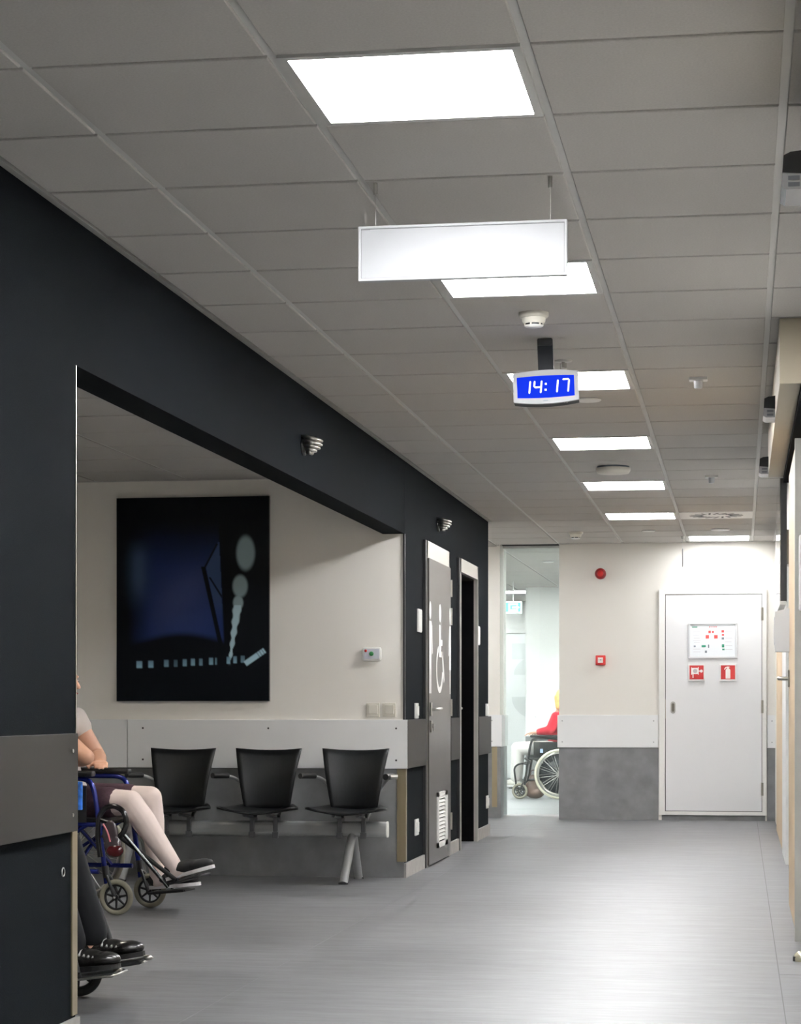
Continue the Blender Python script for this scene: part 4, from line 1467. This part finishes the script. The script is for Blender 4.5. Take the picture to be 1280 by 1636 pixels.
def shoe(name, heel, toe, ankle, m, solem, parent, wd=0.042):
    heel, toe, ankle = V(heel), V(toe), V(ankle)
    d = (toe - heel).normalized()
    L = (toe - heel).length
    side = V((0, 1, 0))
    up = d.cross(side)
    if up.z < 0:
        up = -up
    q = MB()
    R = Matrix((d, side, up)).transposed()
    def P(a, h, s=0):
        return heel + d * (a * L) + up * h + side * s
    q.ball(P(0.16, 0.045), (0.045, 0.034, 0.042), R)
    q.ball(P(0.45, 0.042), (0.08, 0.038, 0.036), R)
    q.ball(P(0.74, 0.034), (0.062, 0.045, 0.028), R)
    q.ball(P(0.86, 0.03), (0.038, 0.038, 0.023), R)
    q.cap(P(0.2, 0.05), P(0.2, 0.05) * 0.5 + ankle * 0.5, 0.034, 0.03)
    q.cap(P(0.16, 0.04), P(0.8, 0.03), 0.034, 0.03)
    so = blob(q, name, m, parent, 0.006, 5)
    n = 28
    out = []
    for i in range(n):
        t = 2 * PI * i / n
        a = 0.5 + 0.5 * math.cos(t)
        wv = 0.031 + 0.012 * sst(0.3, 0.75, a) - 0.006 * math.sin(PI * a) * (a < 0.55)
        out.append((a * L, wv * math.copysign(abs(math.sin(t)) ** 0.7, math.sin(t))))
    MB().prism(out, -0.002, 0.0155, lambda a, b, t: heel + d * a + side * b + up * (t + 0.012 * sst(0.75, 1, a / L) * 0)).obj('sole', solem, so)
    return so


def person(loc, rz, label, P, mats, skin_legs=True):
    """seated figure; P holds joints in the frame of its wheelchair (x ahead, y left, z up)"""
    q = MB()
    pel, chest, neck, head = V(P['pelvis']), V(P['chest']), V(P['neck']), V(P['head'])
    q.ball(pel, (0.12, 0.155, 0.10))
    q.cap(pel, (pel + chest) / 2, 0.115, 0.115)
    q.ball((pel + chest) / 2, (0.105, 0.14, 0.13))
    q.ball(chest, (0.11, 0.16, 0.14))
    q.cap(chest + V((0, 0, 0.1)), neck, 0.07, 0.052)
    q.cap(neck, head + V((-0.01, 0, -0.03)), 0.052, 0.05)
    # head
    fd = V(P.get('look', (1, 0, 0))).normalized()
    sd = V((-fd.y, fd.x, 0)).normalized()
    up = fd.cross(sd)
    if up.z < 0:
        up = -up
    R = Matrix((fd, sd, up)).transposed()

    def hp(a, b, c):
        return head + fd * a + sd * b + up * c
    q.ball(hp(-0.012, 0, 0.025), (0.092, 0.073, 0.088), R)
    q.ball(hp(0.03, 0, -0.03), (0.058, 0.056, 0.075), R)
    q.ball(hp(0.062, 0, -0.085), (0.024, 0.028, 0.02), R)
    q.cap(hp(0.082, 0, 0.012), hp(0.100, 0, -0.025), 0.010, 0.014)
    q.ball(hp(0.078, 0, 0.03), (0.016, 0.05, 0.010), R)
    q.ball(hp(0.078, 0, -0.058), (0.014, 0.024, 0.010), R)
    for s in (-1, 1):
        q.ball(hp(-0.005, s * 0.074, -0.005), (0.018, 0.010, 0.03), R)
        q.ball(hp(0.055, s * 0.035, -0.02), (0.022, 0.022, 0.022), R)
    for s, k in ((-1, 'R'), (1, 'L')):
        sh, el, wr = V(P['sh' + k]), V(P['el' + k]), V(P['wr' + k])
        q.cap(chest + V((0, s * 0.09, 0.08)), sh, 0.075, 0.056)
        q.cap(sh, el, 0.053, 0.041)
        q.cap(el, el + (wr - el) * 0.35, 0.041, 0.042)
        q.cap(el + (wr - el) * 0.35, wr, 0.042, 0.027)
        hd = P['hand' + k]
        hand(q, wr, hd[0], hd[1], hd[2], side=s if len(hd) < 4 else hd[3])
        hip, kn, an = V(P['hip' + k]), V(P['kn' + k]), V(P['an' + k])
        q.cap(hip, kn, 0.082, 0.056)
        q.cap(kn, kn + (an - kn) * 0.35, 0.054, 0.055)
        q.cap(kn + (an - kn) * 0.35, an, 0.055, 0.034)
        q.cap(an, V(P['heel' + k]) + V((0.05, 0, 0.035)), 0.034, 0.03)
        q.cap(V(P['heel' + k]) + V((0.05, 0, 0.035)), V(P['heel' + k]) * 0.35 + V(P['toe' + k]) * 0.65 + V((0, 0, 0.03)), 0.03, 0.022)
    B = blob(q, 'person', SKIN, None, 0.0065, 5)
    B.location = loc
    B.rotation_euler = (0, 0, rz)
    tag(B, label, 'person')
    for s in (-1, 1):
        e = MB().ball(hp(0.076, s * 0.033, 0.004), 0.011, n=12, m=8).obj('eye', mat('eye_white', (225, 222, 215), 0.2), B)
        MB().ball(hp(0.0845, s * 0.033, 0.004), 0.0045, n=10, m=6).obj('iris', mat('iris', (60, 45, 35), 0.2), e)
    MB().ball(hp(0.0905, 0, -0.058), (0.004, 0.02, 0.005), R).obj('lips', mat('lips', (170, 96, 90), 0.5), B)
    # hair
    q = MB()
    hl = P.get('hair', 0.0)
    q.ball(hp(-0.026, 0, 0.045), (0.094, 0.084, 0.086), R)
    q.ball(hp(-0.052, 0, 0.0), (0.066, 0.084, 0.09), R)
    if hl:
        q.ball(hp(-0.06, 0, -0.06), (0.055, 0.082, 0.09), R)
        for s in (-1, 1):
            q.cap(hp(-0.015, s * 0.074, 0.03), hp(-0.025, s * 0.072, -hl), 0.03, 0.022)
    blob(q, 'hair', mats['hair'], B, 0.008, 4)
    # top
    q = MB()
    k = 1.09
    q.ball(pel + V((0, 0, 0.04)), (0.128, 0.163, 0.10))
    q.cap(pel + V((0, 0, 0.03)), (pel + chest) / 2, 0.124, 0.126)
    q.ball((pel + chest) / 2, (0.116, 0.151, 0.14))
    q.ball(chest, (0.121, 0.171, 0.148))
    q.cap(chest + V((0, 0, 0.09)), chest * 0.35 + neck * 0.65, 0.085, 0.066)
    for s, kk in ((-1, 'R'), (1, 'L')):
        sh, el, wr = V(P['sh' + kk]), V(P['el' + kk]), V(P['wr' + kk])
        q.cap(chest + V((0, s * 0.09, 0.08)), sh, 0.086, 0.068)
        f = P.get('sleeve', 2.0)
        q.cap(sh, sh + (el - sh) * min(f, 1), 0.066, 0.066 - 0.012 * min(f, 1))
        if f > 1:
            q.cap(el, el + (wr - el) * (f - 1), 0.054, 0.042)
    blob(q, 'top', mats['top'], B, 0.008, 5)
    # bottom
    q = MB()
    for s, kk in ((-1, 'R'), (1, 'L')):
        hip, kn, an = V(P['hip' + kk]), V(P['kn' + kk]), V(P['an' + kk])
        if P['bottom'] == 'trousers':
            q.cap(hip, kn, 0.096, 0.072)
            q.cap(kn, kn + (an - kn) * 0.96, 0.070, 0.058)
        else:
            q.cap(hip, hip + (kn - hip) * 0.72, 0.10, 0.080)
    q.ball(pel + V((0.02, 0, -0.01)), (0.135, 0.168, 0.10))
    blob(q, 'trousers' if P['bottom'] == 'trousers' else 'skirt', mats['bottom'], B, 0.008, 5)
    if P['bottom'] != 'trousers':
        for s, kk in ((-1, 'R'), (1, 'L')):
            hip, kn, an = V(P['hip' + kk]), V(P['kn' + kk]), V(P['an' + kk])
            q = MB()
            q.cap(hip + (kn - hip) * 0.5, kn, 0.080, 0.063)
            q.cap(kn, kn + (an - kn) * 0.3, 0.062, 0.064)
            q.cap(kn + (an - kn) * 0.3, an, 0.064, 0.041)
            q.cap(an, V(P['heel' + kk]) + V((0.05, 0, 0.045)), 0.040, 0.036)
            q.cap(V(P['heel' + kk]) + V((0.05, 0, 0.04)), V(P['heel' + kk]) * 0.5 + V(P['toe' + kk]) * 0.5 + V((0, 0, 0.032)), 0.036, 0.026)
            blob(q, 'stocking', mats['stocking'], B, 0.007, 5)
    for s, kk in ((-1, 'R'), (1, 'L')):
        shoe('shoe', P['heel' + kk], P['toe' + kk], P['an' + kk], mats['shoe'], mats['sole'], B)
    return B


P1 = dict(pelvis=(0.06, 0, 0.575), chest=(-0.02, 0, 0.88), neck=(0.0, 0, 1.05), head=(0.045, 0, 1.19),
          shR=(0.035, -0.19, 0.995), elR=(0.30, -0.225, 0.805), wrR=(0.15, -0.05, 0.775), handR=((-0.6, 0.8, 0), (0, 0, 1), 0.3),
          shL=(0.035, 0.19, 0.995), elL=(0.15, 0.23, 0.80), wrL=(0.28, -0.02, 0.77), handL=((0.45, -0.9, -0.02), (0, 0, 1), 0.25),
          hipR=(0.07, -0.09, 0.565), knR=(0.50, -0.125, 0.572), anR=(0.745, -0.13, 0.25), heelR=(0.70, -0.13, 0.175), toeR=(0.965, -0.13, 0.25),
          hipL=(0.07, 0.09, 0.565), knL=(0.505, 0.11, 0.585), anL=(0.545, 0.11, 0.19), heelL=(0.50, 0.11, 0.108), toeL=(0.79, 0.11, 0.138),
          bottom='skirt', sleeve=0.22, hair=0.0)
WSOLE = mat('white_rubber', (226, 224, 226), 0.5)
person((-3.565, 10.75, 0), A1, 'person in white stockings and black slip-on shoes in the blue wheelchair', P1,
       dict(hair=mat('grey_hair', (140, 132, 124), 0.6), top=mat('white_shirt', (214, 206, 200), 0.8), bottom=mat('plum_skirt', (62, 38, 48), 0.8, noise=((90, 90, 90), 0.3, 2)),
            stocking=mat('white_stocking', (222, 206, 200), 0.75), shoe=mat('black_canvas', (16, 16, 18), 0.7), sole=WSOLE))
P2 = dict(pelvis=(0.04, 0, 0.59), chest=(0.0, 0, 0.94), neck=(0.03, 0, 1.15), head=(0.06, 0, 1.30),
          shR=(0.02, -0.20, 1.06), elR=(0.05, -0.25, 0.80), wrR=(0.26, -0.20, 0.77), handR=((1, 0.1, -0.1), (0, 0, 1), 0.5),
          shL=(0.02, 0.20, 1.06), elL=(0.05, 0.25, 0.80), wrL=(0.26, 0.20, 0.77), handL=((1, -0.1, -0.1), (0, 0, 1), 0.5),
          hipR=(0.06, -0.095, 0.575), knR=(0.43, -0.125, 0.555), anR=(0.54, -0.125, 0.225), heelR=(0.485, -0.125, 0.128), toeR=(0.72, -0.125, 0.152),
          hipL=(0.06, 0.095, 0.575), knL=(0.43, 0.115, 0.56), anL=(0.545, 0.115, 0.235), heelL=(0.485, 0.115, 0.128), toeL=(0.74, 0.115, 0.168),
          bottom='trousers', sleeve=1.9, hair=0.0)
pB = person((-2.86, 7.32, 0), A2, 'person in black trousers and black leather shoes, mostly hidden by the wall', P2,
            dict(hair=mat('brown_hair', (70, 54, 44), 0.6), top=mat('dark_sweater', (44, 46, 52), 0.85), bottom=mat('black_trousers', (13, 14, 17), 0.85, spec=0.2),
                 shoe=mat('black_leather', (30, 29, 28), 0.25), sole=mat('black_rubber', (14, 14, 14), 0.5)))
# laces and straps of the leather shoes
for k in ('R', 'L'):
    h, t = V(P2['heel' + k]), V(P2['toe' + k])
    for i in range(4):
        c = h * (0.60 - 0.07 * i) + t * (0.40 + 0.07 * i)
        MB().tube([c + V((0.0, -0.036, 0.056 - 0.004 * i)), c + V((0.004, 0, 0.083 - 0.006 * i)), c + V((0.0, 0.036, 0.056 - 0.004 * i))], 0.0045, 6, fillet=0.03).obj('shoe_lace', mat('pale_lace', (150, 148, 144), 0.4), pB)
P3 = dict(look=(0.55, -0.83, 0), pelvis=(0.03, 0, 0.575), chest=(0.03, 0, 0.84), neck=(0.015, 0, 1.0), head=(-0.005, 0, 1.14),
          shR=(0.04, -0.19, 0.935), elR=(0.11, -0.25, 0.785), wrR=(0.24, -0.20, 0.765), handR=((1, 0.1, -0.05), (0, 0, 1), 0.4),
          shL=(0.04, 0.19, 0.935), elL=(0.11, 0.245, 0.79), wrL=(0.25, 0.18, 0.765), handL=((1, -0.1, -0.05), (0, 0, 1), 0.4),
          hipR=(0.06, -0.09, 0.57), knR=(0.50, -0.115, 0.58), anR=(0.52, -0.115, 0.22), heelR=(0.46, -0.115, 0.135), toeR=(0.70, -0.115, 0.145),
          hipL=(0.06, 0.09, 0.57), knL=(0.50, 0.115, 0.58), anL=(0.52, 0.115, 0.22), heelL=(0.46, 0.115, 0.135), toeL=(0.70, 0.115, 0.145),
          bottom='trousers', sleeve=1.9, hair=0.09)
person((-2.04, 24.55, 0), PI, 'blond person in a red sweater and white trousers beyond the passage', P3,
       dict(hair=mat('blond_hair', (216, 180, 110), 0.6), top=mat('red_sweater', (168, 8, 34), 0.9), bottom=mat('white_trousers', (232, 228, 224), 0.8),
            shoe=mat('white_shoe', (214, 212, 206), 0.6), sole=WSOLE))
bg = empty('brown_bag', (-2.36, 24.42, 0))
tag(bg, 'brown leather bag under the far wheelchair beside its caster', 'bag')
q = MB()
q.ball((0, 0, 0.11), (0.10, 0.075, 0.105)).ball((0.03, 0, 0.07), (0.11, 0.08, 0.068)).ball((0.0, 0, 0.2), (0.05, 0.045, 0.08))
blob(q, 'bag_body', mat('brown_leather', (92, 70, 60), 0.45), bg, 0.008, 6)
MB().tube([(-0.03, 0, 0.24), (-0.02, 0, 0.33), (0.03, 0, 0.33), (0.04, 0, 0.24)], 0.007, 8, fillet=0.04).obj('strap', mat('brown_strap', (70, 50, 42), 0.5), bg)
